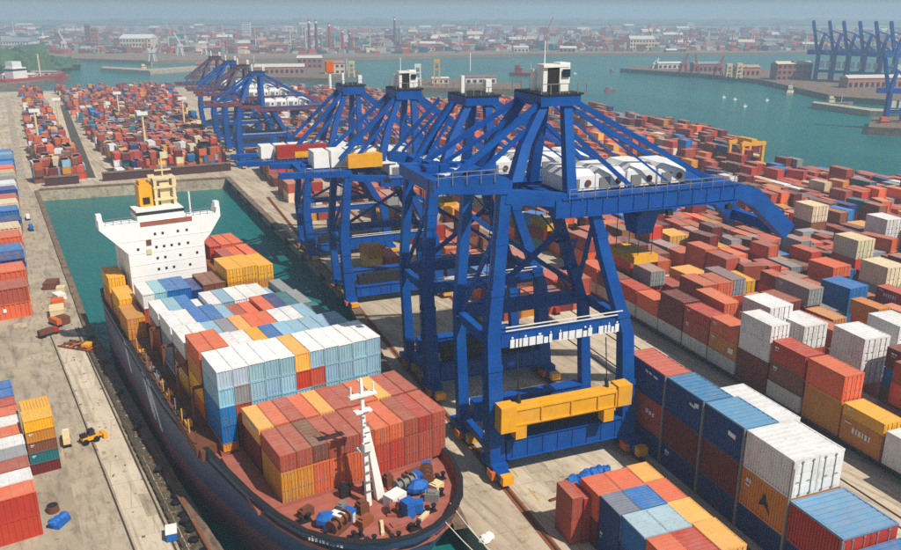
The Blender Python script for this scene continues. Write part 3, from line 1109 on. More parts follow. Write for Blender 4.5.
for k, (x, y, zt, c) in enumerate(((17.6, 126.6, 12.6, 'yellow'), (17.7, 119.6, 11.4, 'yellow'), (17.45, 113.2, 10.6, 'ochre'))):
    container(c, '%s container at the port side %s' % (c, ('behind the bridge wing', 'beneath the bridge wing', 'ahead of the bridge wing')[k]), GS, (x, y, zt - 2.4), (6.2, 2.3, 2.4), RZ_S, doors=True, short=True)
    container('ochre', 'ochre container underneath, port side %s' % ('behind the bridge wing', 'beneath the bridge wing', 'ahead of the bridge wing')[k], GS, (x, y, DZ + .02), (6.2, 2.4, zt - 2.4 - DZ - .04), RZ_S, doors=True, short=True)

# mooring lines from the bow to the quay
for (a, c) in (((31.6, 53.6, 7.5), (37.9, 49.0, .6)), ((33.4, 55.0, 7.5), (38.6, 50.4, .6)),):
    b = MB()
    a, c = Vector(a), Vector(c)
    pts = [a.lerp(c, t / 8) - Vector((0, 0, .9 * math.sin(math.pi * t / 8))) for t in range(9)]
    for p, q in zip(pts[:-1], pts[1:]):
        b.cyl(p, q, .04, n=6)
    tag(b.build('mooring_line', 'rope'), "pale mooring line slung from the ship's bow to the quay", 'rope', 'bow mooring lines')


def bollard(p, label, group):
    b = MB()
    b.cyl((0, 0, 0), (0, 0, .55), .32, .26)
    o = b.build('mooring_bollard', 'dark', None, p)
    MB().cyl((0, 0, .55), (0, 0, .75), .46, .42).build('cap', 'dark', o)
    tag(o, label, 'bollard', group)


for p in ((38.6, 49.0, 0), (39.3, 50.8, 0), (38.3, 46.2, 0)):
    bollard(p, 'dark iron bollard on the crane quay beside the ship bow', 'bow bollards')
for i in range(7):
    bollard((14.2, 64 + i * 11.5, 0), "dark iron bollard along the ship's port side quay", 'port side bollards')

# ------------------------------------------------------------------ quay cranes
BLUE = srgb(0, 76, 160)


def make_crane():
    root = empty('quay_crane')
    c = BLUE

    def part(name, b, mat='blue', par=None, col=c):
        return b.build(name, mat, par or root, color=col)
    for y in (0, 9.5):
        part('leg', MB().leg([(0, y, 1.3, 1.85 - .05 * y, 1.6 - .04 * y), (-.7, y, 17, 1.5 - .04 * y, 1.35 - .03 * y), (.5, y, 33.6, 1.15, 1.15)]))
        part('leg', MB().leg([(17.0, y, 1.3, 1.7 - .04 * y, 1.6 - .04 * y), (16.0, y, 15, 1.5 - .03 * y, 1.35 - .03 * y), (12.6, y, 24.5, 1.3 - .01 * y, 1.2), (10.7, y, 30.4, 1.15, 1.1)]))
        s = part('sill_beam', MB().beam((1.1, y, 3.2), (16.1, y, 3.2), 1.3, 2.3))
        part('flange', MB().box((8.6, y, 4.36), (14.8, 1.7, .14)).box((8.6, y, 1.95), (14.8, 1.7, .12)), par=s)
        t = part('portal_beam', MB().beam((.2, y, 16.3), (15.0, y, 16.3), 1.0, 1.5))
        part('walkway_rail', MB().beam((.6, y - .7, 17.9), (15.0, y - .7, 17.9), .1).beam((.6, y - .7, 17.5), (15.0, y - .7, 17.5), .1), par=t, mat='white' if y == 0 else 'blue')
        if y == 0:
            rr = random.Random(3)
            x = 1.2
            while x < 14.2:
                wd = rr.choice([.35, .5, .6, .75, .3])
                if 6.0 < x < 6.5 or 11.3 < x < 12.0:
                    x += .7
                    continue
                g_ = MB().box((x + wd / 2, y - .64, 15.45), (wd, .06, .95 if rr.random() < .75 else .7))
                if rr.random() < .4:
                    g_.box((x + wd / 2, y - .64, 16.5), (wd * .4, .06, .2))
                part('lettering', g_, 'glyph', t)
                x += wd + .14
    for x in (0, 17.2):
        for y in (-.2, 9.7):
            bg_ = part('bogie', MB().box((x, y, .75), (1.5, 5.2, .75)).box((x, y, 1.3), (1.9, 2.6, .6)), col=c)
            for k in (-2.1, -1.0, 1.0, 2.1):
                part('wheel', MB().cyl((x - .3, y + k, .52), (x + .3, y + k, .52), .42, n=14), 'dark', bg_)
            part('buffer', MB().box((x, y - 2.9, .6), (1.3, .9, 1.0)), 'yellow', bg_)
            part('buffer', MB().box((x - .9, y - 1.0, .5), (.7, 1.4, .9)), 'orange', bg_)
        xs = -.65 if x == 0 else 16.1
        part('side_beam', MB().beam((xs, 1.0, 16.1), (xs, 8.5, 16.1), .8, 1.1))
        part('side_beam', MB().beam((x, 1.0, 2.6), (x, 8.7, 2.6), .8, 1.0))
        part('diagonal_brace', MB().beam((xs * .9, 9.0, 16.5), (11.6 if x else .3, .8, 28.6), .42))
    for (x, z, wd) in ((-.32, 8.5, 1.82), (-.53, 13.0, 1.72), (-.38, 21.5, 1.52), (.02, 27.0, 1.42)):
        part('splice_plate', MB().box((x, 0, z), (wd, wd - .1, .7)))
    for (x, z, wd) in ((16.5, 8.5, 1.74), (15.2, 17.0, 1.62), (11.9, 26.6, 1.4)):
        part('splice_plate', MB().box((x, 0, z), (wd, wd - .1, .6)))
    for x in (18.6, 20.4):
        for y in (2.4, 7.0):
            part('hoist_rope', MB().cyl((x, y, 23.0), (x, y, 28.3), .05, n=5), 'dark')
    part('hook_block', MB().box((19.5, 4.7, 22.2), (3.2, 5.4, .9)), 'yellow')
    part('diagonal_brace', MB().beam((.5, 9.5, 28), (15.6, 9.5, 17.2), .5))
    part('diagonal_brace', MB().beam((2.0, 9.5, 17.0), (12.6, 9.5, 25.0), .55))
    # upper frame and girders
    for y in (0, 9.5):
        part('top_beam', MB().beam((.4, y, 32.0), (7.6, y, 31.0), 1.3, 1.4))
        part('girder', MB().loft([[(6.0, y - .8, 29.3), (6.0, y + .8, 29.3), (6.0, y + .8, 31.2), (6.0, y - .8, 31.2)],
                                                            [(29.4, y - .8, 29.5), (29.4, y + .8, 29.5), (29.4, y + .8, 31.3), (29.4, y - .8, 31.3)],
                                                            [(31.8, y - .8, 28.3), (31.8, y + .8, 28.3), (32.3, y + .8, 30.4), (32.3, y - .8, 30.4)],
                                                            [(37.0, y - .7, 24.0), (37.0, y + .7, 24.0), (38.2, y + .7, 25.6), (38.2, y - .7, 25.6)]]))
        part('boom', MB().loft([[(-7.4, y - .7, 32.9), (-7.4, y + .7, 32.9), (-7.4, y + .7, 34.2), (-7.4, y - .7, 34.2)],
                                [(.6, y - .7, 32.3), (.6, y + .7, 32.3), (.6, y + .7, 33.9), (.6, y - .7, 33.9)]]))
    for y in (0, 9.5):
        sf = MB()
        for k in range(12):
            sf.box((7.8 + k * 1.9, y, 29.34), (.09, 1.76, 1.8))
        sf.box((18.0, y, 31.22), (22.6, 1.9, .1)).box((18.0, y, 29.24), (22.6, 1.9, .1))
        tag(part('stiffener', sf), kind='stuff')
        sf = MB()
        for k in range(7):
            sf.box((2.4 + k * 2.0, y, 15.6), (.08, 1.12, 1.4))
        for k in range(8):
            sf.box((1.8 + k * 1.9, y, 2.1), (.1, 1.5, 2.2))
        tag(part('stiffener', sf), kind='stuff')
    for x, z in ((6.9, 30.2), (18.0, 30.2), (29.4, 30.2), (.4, 33.0), (-6.9, 33.5), (37.4, 24.9)):
        part('cross_beam', MB().beam((x, .8, z), (x, 8.7, z), 1.1, 1.3))
    part('deck_plate', MB().box((26.6, 4.75, 31.0), (5.8, 7.7, .3)).box((12, 4.75, 30.9), (10.4, 7.7, .25)))
    part('deck_plate', MB().box((-3.3, 4.75, 33.75), (6.6, 7.9, .22)))
    rr = random.Random(5)
    fx = MB()
    for k in range(14):
        fx.box((rr.uniform(-6.0, -.5), rr.uniform(1.6, 8), 33.95), (rr.uniform(.3, 1.4), rr.uniform(.3, 1.2), rr.uniform(.2, .8)), rr.uniform(0, 1))
    tag(part('boom_machinery', fx), kind='stuff')
    for (x, y) in ((-5.0, 3.0), (-2.0, 6.0)):
        part('hatch', MB().box((x, y, 33.98), (2.2, .9, .1), .3), 'white')
    # A-frame, stays
    for y, ya in ((0.3, 2.4), (9.2, 7.2)):
        part('a_frame_leg', MB().leg([(.5, y, 33.6, 1.25, 1.25), (2.0, (y + ya) / 2, 37.4, 1.1, 1.1), (4.6, ya, 41.8, .95, .95)]))
        part('a_frame_leg', MB().leg([(7.0, y, 31.2, 1.15, 1.15), (7.2, ya, 41.8, .95, .95)]))
        part('back_stay', MB().beam((8.0, ya, 42.0), (26.0, y + (1 if y < 5 else -1), 31.3), .5, .6))
        part('back_stay', MB().beam((7.6, ya, 38.6), (15.4, y + (1 if y < 5 else -1), 31.3), .4, .5))
        part('fore_stay', MB().beam((4.4, ya, 42.0), (-6.8, y, 34.1), .5, .6))
        part('fore_stay', MB().beam((4.0, ya, 40.0), (-4.0, y, 34.2), .38, .45))
        part('tie_rod', MB().beam((7.4, ya, 41.6), (20.5, y + (1 if y < 5 else -1), 31.3), .22))
    part('apex_frame', MB().box((6.2, 4.8, 41.5), (4.6, 6.4, 1.2)))
    part('apex_platform', MB().box((6.4, 4.8, 42.72), (4.8, 6.6, .2)), 'dark')
    # control cabin on the apex, aerials
    cab = part('control_cabin', MB().box((7.5, 4.2, 42.95), (1.2, 1.6, 2.9)).box((6.5, 4.2, 45.4), (3.0, 1.7, .3)).box((5.35, 4.2, 42.95), (.5, 1.2, 2.45)), 'white')
    part('door', MB().box((6.2, 4.2, 42.95), (1.1, 1.4, 2.3)), 'dark', cab)
    part('window', MB().box((7.6, 3.26, 44.4), (.9, .06, .8)), 'glass', cab)
    part('cabinet', MB().box((8.5, 5.4, 42.95), (.8, 1.0, 1.6)), 'white')
    part('cabinet', MB().box((4.9, 5.4, 42.95), (.45, .7, 2.2)), 'white')
    part('aerial', MB().cyl((5.6, 4.4, 45.7), (5.6, 4.4, 48.0), .07, n=6), 'white')
    for y in (1.4, 8.2):
        rl = MB().beam((3.8, y, 43.9), (9.0, y, 43.9), .08)
        for k in range(6):
            rl.beam((3.8 + k * 1.04, y, 42.9), (3.8 + k * 1.04, y, 43.9), .08)
        part('platform_rail', rl, 'grey')
    for y, x0, x1, z in ((-.85, 7.5, 29.0, 31.3), (-.85, -7.0, .2, 34.0), (10.35, 7.5, 29.0, 31.3)):
        rl = MB().beam((x0, y, z + .95), (x1, y, z + .95), .07).beam((x0, y, z + .5), (x1, y, z + .5), .05)
        k = x0
        while k < x1:
            rl.beam((k, y, z - .3), (k, y, z + .95), .07)
            k += 1.5
        part('walkway_rail', rl, 'grey')
    for (x, y, z) in ((9.0, -.9, 29.2), (20.0, -.9, 29.2), (-6.0, -.9, 32.8), (28.0, -.9, 29.2)):
        part('floodlight', MB().box((x, y, z - .7), (.7, .5, .5)).beam((x, y, z - .3), (x, y, z + .2), .1), 'dark')
    # row of white machinery houses
    for k, x in enumerate((10.4, 14.2, 18.2, 22.2)):
        h = 2.3 + (.2 if k == 2 else 0)
        pts = []
        for z, i_ in ((0, 0), (h - .7, 0), (h, .6)):
            a = 1.85 - i_
            pts.append([(x - a, 2.2 + i_ * .6, 31.3 + z), (x + a, 2.2 + i_ * .6, 31.3 + z), (x + a, 7.4 - i_ * .6, 31.3 + z), (x - a, 7.4 - i_ * .6, 31.3 + z)])
        h_ = part('machinery_house', MB().loft(pts), 'white')
        part('air_intake', MB().box((x - .7, 2.16, 31.5), (1.3, .14, 1.1)), 'grey', h_)
        part('fan', MB().cyl((x + 1.0, 2.05, 32.1), (x + 1.0, 2.25, 32.1), .36, n=14), 'brown', h_)
    # operator cabin and trolley under the girders, cable trough on the sill, ladder
    tr = part('trolley', MB().box((19.5, 4.75, 28.2), (4.0, 8.2, .8)))
    part('operator_cabin', MB().loft([[(17.6, 1.4, 25.9), (19.6, 1.4, 25.9), (19.6, 3.6, 25.9), (17.6, 3.6, 25.9)], [(17.2, 1.0, 28.2), (20.0, 1.0, 28.2), (20.0, 4.0, 28.2), (17.2, 4.0, 28.2)]]), par=tr)
    part('cable_trough', MB().box((8.4, .9, 4.5), (13.2, 1.6, 2.2)).box((8.4, .7, 6.7), (11.4, 1.0, .5)), 'dark')
    ld = MB()
    for k in range(4):
        z = 17.2 + k * 3.4
        ld.beam((13.8 - k * .9, 8.4, z), (13.8 - (k + 1) * .9 - 2.0 * (-1) ** k, 8.4, z + 3.4), .3, .15)
        ld.box((13.2 - k * .9, 8.2, z + 3.3), (2.6, 1.0, .1))
    part('stair', ld)
    ld = MB()
    for k in range(30):
        ld.box((-1.35, .2, 4 + k * .95), (.1, .7, .08))
    for yy in (-.15, .55):
        ld.beam((-1.25, yy, 4), (-1.55, yy, 17), .07)
        ld.beam((-1.55, yy, 17), (-.55, yy, 33), .07)
    part('ladder', ld)
    return root


crane0 = make_crane()
GC = 'blue gantry cranes along the quay'
crane_spots = [
    (0, 0, 1.0, 41.6, 1.2, 1.0, 'blue gantry crane with a yellow beam slung between its legs'),
    (.5, 22, 0.93, 39.4, 1.5, .35, 'blue gantry crane behind the one with the yellow slung beam'),
    (-.8, 61, 0.71, 36.8, 6.0, 1.5, 'blue gantry crane standing where the quay edge meets open basin water'),
    (-1.0, 92, 0.62, 35.0, 4.6, 1.9, 'blue gantry crane with an orange topped mast on its apex'),
]
cranes = []


def reshape(o, s, apex, dx=0.0, boomk=1.0):
    """lower legs (scale s) with the apex still at its own height"""
    b = (apex / s - 31.3) / (42.72 - 31.3)
    o.scale = (1, 1, s)
    for ch in o.children:
        nm = ch.name.split('.')[0]
        if nm in ('a_frame_leg', 'back_stay', 'fore_stay', 'tie_rod', 'apex_frame', 'apex_platform'):
            ch.scale.z = b
            ch.location.z = 31.3 * (1 - b)
            ch.location.x = dx
        elif nm in ('control_cabin', 'cabinet', 'aerial', 'platform_rail'):
            ch.scale.z = 1 / s
            ch.location.z = 31.3 + b * (42.9 - 31.3) - 42.9 / s
            ch.location.x = dx
        elif nm == 'boom' and boomk != 1:
            ch.scale.x = boomk
        elif nm == 'machinery_house':
            ch.scale.z = 1 / s
            ch.location.z = 31.3 * (1 - 1 / s)


for i, (u, v, s, apex, dx, bk, lab) in enumerate(crane_spots):
    o = crane0 if i == 0 else copy_tree(crane0)
    o.location = Q(u, v, .10)
    o.rotation_euler = (0, 0, -QA)
    reshape(o, s, apex, dx, bk)
    if i == 1:      # this one's boom ends at its legs
        for ch in list(o.children):
            nm = ch.name.split('.')[0]
            if nm in ('boom_machinery', 'hatch') or (nm in ('deck_plate', 'cross_beam', 'walkway_rail') and ch.bound_box[0][0] < -4):
                bpy.data.objects.remove(ch)
            elif nm == 'fore_stay':
                ch.scale.x = .55
    if i in (1, 3):
        for ch in list(o.children):
            if ch.name.startswith('control_cabin'):
                for g_ in list(ch.children):
                    bpy.data.objects.remove(g_)
                bpy.data.objects.remove(ch)
    if i:
        for ch in list(o.children):
            for g_ in list(ch.children):
                if g_.name.startswith('lettering'):
                    bpy.data.objects.remove(g_)
    tag(o, lab, 'crane', GC)
    cranes.append(o)
mp_ = MB().cyl((6.0, 2.2, 55.9), (6.0, 2.2, 61.2), .3).build('signal_mast', 'white', cranes[3])
MB().box((6.0, 2.2, 61.2), (1.5, 1.1, 3.4)).build('mast_head', 'orange', mp_)
# machinery rows standing on the booms of the two farther cranes
for o, x0 in ((cranes[2], -3.5), (cranes[3], -7.5)):
    for k in range(6):
        MB().loft([[(x0 + k * 3.0 - 1.35, 2.0, 34.2), (x0 + k * 3.0 + 1.35, 2.0, 34.2), (x0 + k * 3.0 + 1.35, 7, 34.2), (x0 + k * 3.0 - 1.35, 7, 34.2)],
                   [(x0 + k * 3.0 - 1.25, 2.3, 38.0), (x0 + k * 3.0 + 1.25, 2.3, 38.0), (x0 + k * 3.0 + 1.25, 6.7, 38.0), (x0 + k * 3.0 - 1.25, 6.7, 38.0)]]).build('machinery_house', 'white', o)
MB().box((3.5, .6, 34.3), (6.0, 2.0, 3.2)).build('cable_reel_house', 'yellow', cranes[2])
MB().box((-1.0, .6, 34.3), (10.0, 2.2, 4.2)).build('cable_reel_house', 'red', cranes[3])
MB().box((0.5, -.55, 34.5), (6.0, .2, 2.0)).build('cable_reel_door', 'yellow', cranes[3])
# the same cranes far down the quay: maroon booms
MAR = srgb(120, 62, 70)
for i, (u, v, s) in enumerate(((0, 204, .62), (0, 240, .62), (-1, 268, .60), (-3, 304, .58))):
    o = copy_tree(crane0)
    o.location = Q(u, v, .10)
    o.rotation_euler = (0, 0, -QA)
    reshape(o, s, 30.5, 1.0, 1.4)
    for ch in list(o.children):
        nm = ch.name.split('.')[0]
        for g_ in list(ch.children):
            if nm == 'control_cabin' or g_.name.startswith('lettering'):
                bpy.data.objects.remove(g_)
        if nm == 'control_cabin' or (nm == 'back_stay' and ch.bound_box[6][0] < 20) or nm == 'tie_rod':
            bpy.data.objects.remove(ch)
    for ch in o.children:
        if ch.name.split('.')[0] in ('girder', 'boom', 'cross_beam', 'deck_plate', 'top_beam'):
            ch.color = MAR
        elif ch.name.split('.')[0] in ('a_frame_leg', 'back_stay', 'fore_stay', 'apex_frame') and i % 2:
            ch.color = srgb(96, 74, 92)
    tag(o, '%s blue legged crane with maroon girders past the head of the basin' % ('first', 'second', 'third', 'fourth')[i], 'crane', 'maroon boomed cranes beyond the basin head')

# the yellow beam slung between the near crane's legs
sp_root = empty('spreader_beam', Q(7.5, -1.8, 7.0), -QA, 'long yellow lifting beam hung across the front of the blue crane', 'lifting beam')
MB().box((0, 0, 0), (13.0, 1.3, 2.3)).build('beam', 'yellow', sp_root)
for x in (-7.2, 7.3):
    MB().box((x, 0, -.4 if x < 0 else .2), (1.8, 1.7, 3.0 if x < 0 else 2.5)).build('end_box', 'yellow', sp_root)
for x in (-5.6, 5.4):
    MB().box((x, -.1, -1.5), (1.3, 1.2, 1.5)).build('twist_lock', 'yellow', sp_root)
    MB().cyl((x, 0, 2.3), (x, .3, 3.4), .22).build('lug', 'dark', sp_root)
b = MB()
b.box((0, 0, 2.3), (12.6, 1.0, .2))
b.box((0, -.7, 1.95), (12.6, .12, .2)).box((0, -.7, .15), (12.6, .12, .18))
b.build('flange', 'yellow', sp_root)
for x in (-3.2, 0.5, 3.9, 6.2):
    MB().box((x, -.72, .33), (.2, .16, 1.6)).build('stiffener', 'yellow', sp_root)
for x in (-5.6, 5.4):
    MB().cyl((x, .2, 3.3), (x, .9, 8.2), .07, n=6).build('hanger_cable', 'dark', sp_root)

# ------------------------------------------------------------------ the tall row beside the crane
GR = 'big containers in the tall row beside the crane'


def big(colour, label, u0, u1, v0, v1, z0, z1, doors=True):
    return container(colour, label, GR, Q((u0 + u1) / 2, (v0 + v1) / 2, z0), (abs(v1 - v0), u1 - u0, z1 - z0), RZ_Q, doors)


row = [  # v range, bottom, middle, top
    (-4.5, 3.0, ('navy blue', 'rust red', 'navy blue'), 22.2),
    (-11.2, -4.75, ('navy blue', 'maroon', 'blue'), 22.4),
    (-17.5, -11.45, ('navy blue', 'maroon', 'blue'), 22.9),
    (-24.0, -17.75, ('navy blue', 'amber', 'white'), 24.8),
    (-30.4, -24.25, ('navy blue', 'red', None), 25.2),
    (-37.0, -30.65, ('maroon', 'blue', None), 25.4),
]
wh = ["next to the crane leg", 'second from the crane leg', 'third from the crane leg', 'fourth from the crane leg', 'fifth from the crane leg', 'at the end of the row']
for k, (v0, v1, cols, u1) in enumerate(row):
    zs = ((0.0, 2.88), (2.9, 6.98), (7.0, 11.0))
    if k == 5:
        zs = ((0.0, 2.6), (2.62, 5.6), (0, 0))
    for t, cl in enumerate(cols):
        if cl is None:
            continue
        lab = '%s container at the %s of the tall stack %s' % ({'amber': 'ochre orange'}.get(cl, cl), ('bottom', 'middle', 'top')[t] if cols[2] else ('bottom', 'top')[t], wh[k])
        o = big(cl if cl != 'amber' else 'ochre', lab, 18.8, u1, v0, v1, zs[t][0], zs[t][1])
        if k == 0 and t == 2:
            roof_of(o).color = srgb(196, 92, 72)
        if k == 4 and t == 1:
            roof_of(o).color = srgb(92, 150, 190)
        if k in (1, 2) and t == 2:
            roof_of(o).color = srgb(30, 122, 172) if k == 1 else srgb(80, 150, 190)
            o.color = srgb(14, 62, 130)
    # uprights at the joints
    b = MB()
    b.beam((0, 0, 0), (0, 0, 11.0 if k < 4 else 6.8), .16)
    b.beam((.22, 0, 0), (.22, 0, 10.2 if k < 4 else 6.6), .10)
    tag(b.build('steel_upright', 'grey', None, Q(18.62, v0 - .12, 0), -QA), 'grey steel upright at a joint of the tall container row', 'upright', 'uprights along the tall row')
container('white', 'white container lying behind the blue tops of the tall row', GR, Q(24.7, -12.6, 7.3), (8.6, 3.2, 3.2), RZ_Q)
container('maroon', 'maroon container underneath the white one behind the tall row', GR, Q(24.7, -12.6, 0), (8.6, 3.2, 7.28), RZ_Q)
# marks painted on the boxes: white strokes on the blue ones, a dark triangle on the ochre one


def mark(parts, u, v, z, mat='glyph', name='painted_mark', par=None):
    b = MB()
    for (dv, dz, wv, hz, sk) in parts:
        p0, p1 = Q(u, v + dv, z + dz), Q(u, v + dv - wv, z + dz + sk)
        o_ = QU * -.03
        vs = [p0, p1, p1 + Vector((0, 0, hz)), p0 + Vector((0, 0, hz)), p0 + o_, p1 + o_, p1 + o_ + Vector((0, 0, hz)), p0 + o_ + Vector((0, 0, hz))]
        b.add(vs, [(4, 5, 6, 7), (0, 3, 2, 1), (0, 1, 5, 4), (2, 3, 7, 6), (1, 2, 6, 5), (3, 0, 4, 7)])
    o = b.build(name, mat)
    if par:
        o.parent = par
        o.matrix_parent_inverse = (Matrix.LocRotScale(par.location, par.rotation_euler, par.scale)).inverted()
    return o


def find(label):
    return next(o for o in sc.objects if o.get('label') == label)


U_ = 18.79  # just proud of the wall
mark([(0, 0, .9, .25, -.15), (-.8, .02, .7, .5, .1)], U_, -8.9, 9.6, par=find('blue container at the top of the tall stack second from the crane leg'))
mark([(0, 0, 1.1, .5, -.1)], U_, -15.2, 9.2, par=find('blue container at the top of the tall stack third from the crane leg'))
mark([(0, 0, .5, .3, -.1), (-.7, 0, .5, .25, -.1), (-1.6, -.1, .8, .25, -.1)], U_, -.6, 10.0, par=find('navy blue container at the top of the tall stack next to the crane leg'))
mark([(0, 0, .5, .5, .1), (-.7, -.05, .4, .5, .1), (-1.3, -.05, .35, .5, .1)], U_, -1.2, 5.0, par=find('rust red container at the middle of the tall stack next to the crane leg'))
b = MB()
tri = [(-20.4, 4.3), (-21.0, 5.8), (-21.9, 3.9), (-21.2, 4.6)]
b.add([Q(U_ - .03, v, z) for v, z in tri] + [Q(U_ + .03, v, z) for v, z in tri], [(0, 3, 2, 1), (4, 5, 6, 7), (0, 1, 5, 4), (1, 2, 6, 5), (2, 3, 7, 6), (3, 0, 4, 7)])
o = b.build('painted_mark', 'dark')
par = find('ochre orange container at the middle of the tall stack fourth from the crane leg')
o.parent = par
o.matrix_parent_inverse = (Matrix.LocRotScale(par.location, par.rotation_euler, par.scale)).inverted()

# ------------------------------------------------------------------ the low block in front of the crane
GF = 'containers in the low block by the crane rail'
blk = [  # colour, u0, u1, v0, v1, top z
    ('orange', 3.6, 6.2, -15.8, -12.4, 6.0), ('orange', 6.25, 8.9, -15.8, -12.4, 6.02), ('amber', 8.95, 11.3, -15.4, -12.2, 6.05),
    ('orange', 8.95, 11.4, -19.0, -15.45, 6.0),
    ('grey', 3.7, 6.0, -19.3, -15.9, 6.1), ('blue', 6.05, 8.9, -19.3, -15.9, 6.12),
    ('light blue', 3.9, 6.4, -23.0, -19.35, 6.05), ('light blue', 6.45, 8.9, -23.0, -19.35, 6.05), ('amber', 8.95, 11.5, -22.6, -19.05, 6.0),
    ('orange', 4.0, 6.5, -27.6, -23.1, 6.0), ('red', 6.55, 9.0, -27.6, -23.1, 6.0), ('amber', 9.05, 11.6, -27.0, -22.7, 6.05), ('orange', 9.05, 11.6, -32, -27.1, 6.0), ('orange', 4.0, 9.0, -32, -27.7, 6.0),
]
low_col = ['maroon', 'rust red', 'rust red', 'orange', 'navy blue', 'navy blue', 'navy blue', 'teal', 'orange', 'brown', 'rust red', 'ochre', 'orange', 'rust red']
bset = ['in the low block, first row from the blue tarpaulin', 'in the low block, second row from the blue tarpaulin', 'in the low block, third row from the blue tarpaulin', 'in the low block, fourth row from the blue tarpaulin']
for k, (cl, u0, u1, v0, v1, zt) in enumerate(blk):
    if v1 < -27:
        continue
    r_i = 0 if v1 > -13 else (1 if v1 > -16.5 else (2 if v1 > -20 else 3))
    side = 'edge ' if u0 > 8.5 else ('inner ' if u0 > 6 else 'outer ')
    o = container(cl, '%s %scontainer on top %s' % (cl, side, bset[r_i]), GF, Q((u0 + u1) / 2, (v0 + v1) / 2, 3.05), (v1 - v0 - .04, u1 - u0, zt - 3.05), RZ_Q, doors=True, short=True)
    if cl == 'grey':
        o.color = PAL['navy blue']
        roof_of(o).color = srgb(112, 124, 146)
    if cl == 'light blue':
        o.color = PAL['blue'] if u0 < 5 else PAL['light blue']
        roof_of(o).color = srgb(168, 196, 208)
    if u0 < 5 or v0 < -22.9:
        cl2 = low_col[k]
        container(cl2, '%s %scontainer underneath %s' % (cl2, side, bset[r_i]), GF, Q((u0 + u1) / 2, (v0 + v1) / 2, 0), (v1 - v0 - .04, u1 - u0, 3.03), RZ_Q, doors=True, short=True)
    else:
        container('rust red', 'rust red %scontainer underneath %s' % (side, bset[r_i]), GF, Q((u0 + u1) / 2, (v0 + v1) / 2, 0), (v1 - v0 - .04, u1 - u0, 3.03), RZ_Q, doors=False, short=True)
for k, (u0, u1, v0, v1, zt) in enumerate(((1.6, 2.75, -14.4, -11.2, 5.3), (2.8, 3.55, -14.6, -11.6, 5.1))):
    for t in (0, 1):
        container('rust red' if k == 0 else 'red', '%s narrow container %s at the corner of the low block' % (('rust red', 'red')[k], ('underneath', 'on top')[t]), GF, Q((u0 + u1) / 2, (v0 + v1) / 2, t * zt / 2), (v1 - v0, u1 - u0, zt / 2 - .02), RZ_Q, doors=True, short=True)

# crumpled blue tarpaulin
b = MB()
rr = random.Random(4)
for k in range(9):
    t = k / 8
    b.blob((-2.2 + 4.6 * t, .3 * math.sin(k * 2.2), .42), (.75, .62 + .2 * rr.random(), .5 + .25 * rr.random()), rr, 8, 5, .3)
tag(b.build('tarpaulin', 'tarp', None, Q(9.2, -4.6, .02), -QA + .2), 'crumpled blue tarpaulin on the concrete beneath the crane', 'tarpaulin')
for k, (u, v, L, a) in enumerate(((6.0, -6.6, 5.5, .12), (12.4, -6.2, 4.0, -.3), (4.2, 3.0, 4.6, .5))):
    o = MB().box((0, 0, .0), (L, .28, .2)).build('timber_baulk', 'brown', None, Q(u, v, .03), -QA + a)
    tag(o, ('long dark timber baulk beneath the yellow lifting beam', 'short dark timber baulk near the blue tarpaulin', 'dark timber baulk lying between the crane legs')[k], 'baulk')
# white bundle and sweepings at the quay edge
b = MB()
for k in range(4):
    b.blob((rr.uniform(-.4, .4), rr.uniform(-.4, .4), .4), (.5, .5, .45), rr)
p = at(488, 543)
tag(b.build('cloth_bundle', 'white', None, (p.x, p.y, .0)), 'white cloth bundle at the quay edge by the bow', 'bundle')

# ------------------------------------------------------------------ the train at the edge of the yard
TU = 41.0
cars = [
    (31.5, [('pale grey', 2.0), ('orange', 2.6)]), (25.3, [('pale grey', 2.0), ('maroon', 4.6)]), (19.1, [('pale grey', 2.0), ('rust red', 2.4), ('red', 2.0)]),
    (12.9, [('pale grey', 2.0), ('ochre', 2.4), ('orange', 2.3)]), (6.7, [('maroon', 4.4), ('white', 2.6), ('white', 2.6)]),
    (0.5, [('pale grey', 2.2), ('brown', 2.8), ('red', 2.8)]), (-5.7, [('ochre', 4.4), ('orange', 3.4)]), (-11.9, [('ochre', 3.0), ('yellow', 1.6)]),
    (-18.1, [('white', 4.0)]), (-24.3, [('orange', 4.6), ('red', 2.6)]), (37.7, [('pale grey', 2.0), ('red', 2.6)]), (43.9, [('pale grey', 2.0), ('brown', 2.6)]), (50.1, [('pale grey', 2.0), ('orange', 2.6)]),
]
GT = 'containers carried by the train'
wag0 = None
near = ['behind the white double stack']
cname = {31.5: 'with the orange roofed load', 25.3: 'with the tall maroon load', 19.1: 'with red over rust red', 12.9: 'with orange over ochre', 6.7: 'with two white boxes on maroon', 0.5: 'with red over brown', -5.7: 'with orange over ochre slats', -11.9: 'with a low yellow roof', -18.1: 'with a single white box', -24.3: 'with red over orange', 37.7: 'past the quay crane with a red load', 43.9: 'past the quay crane with a brown load', 50.1: 'past the quay crane with an orange load'}
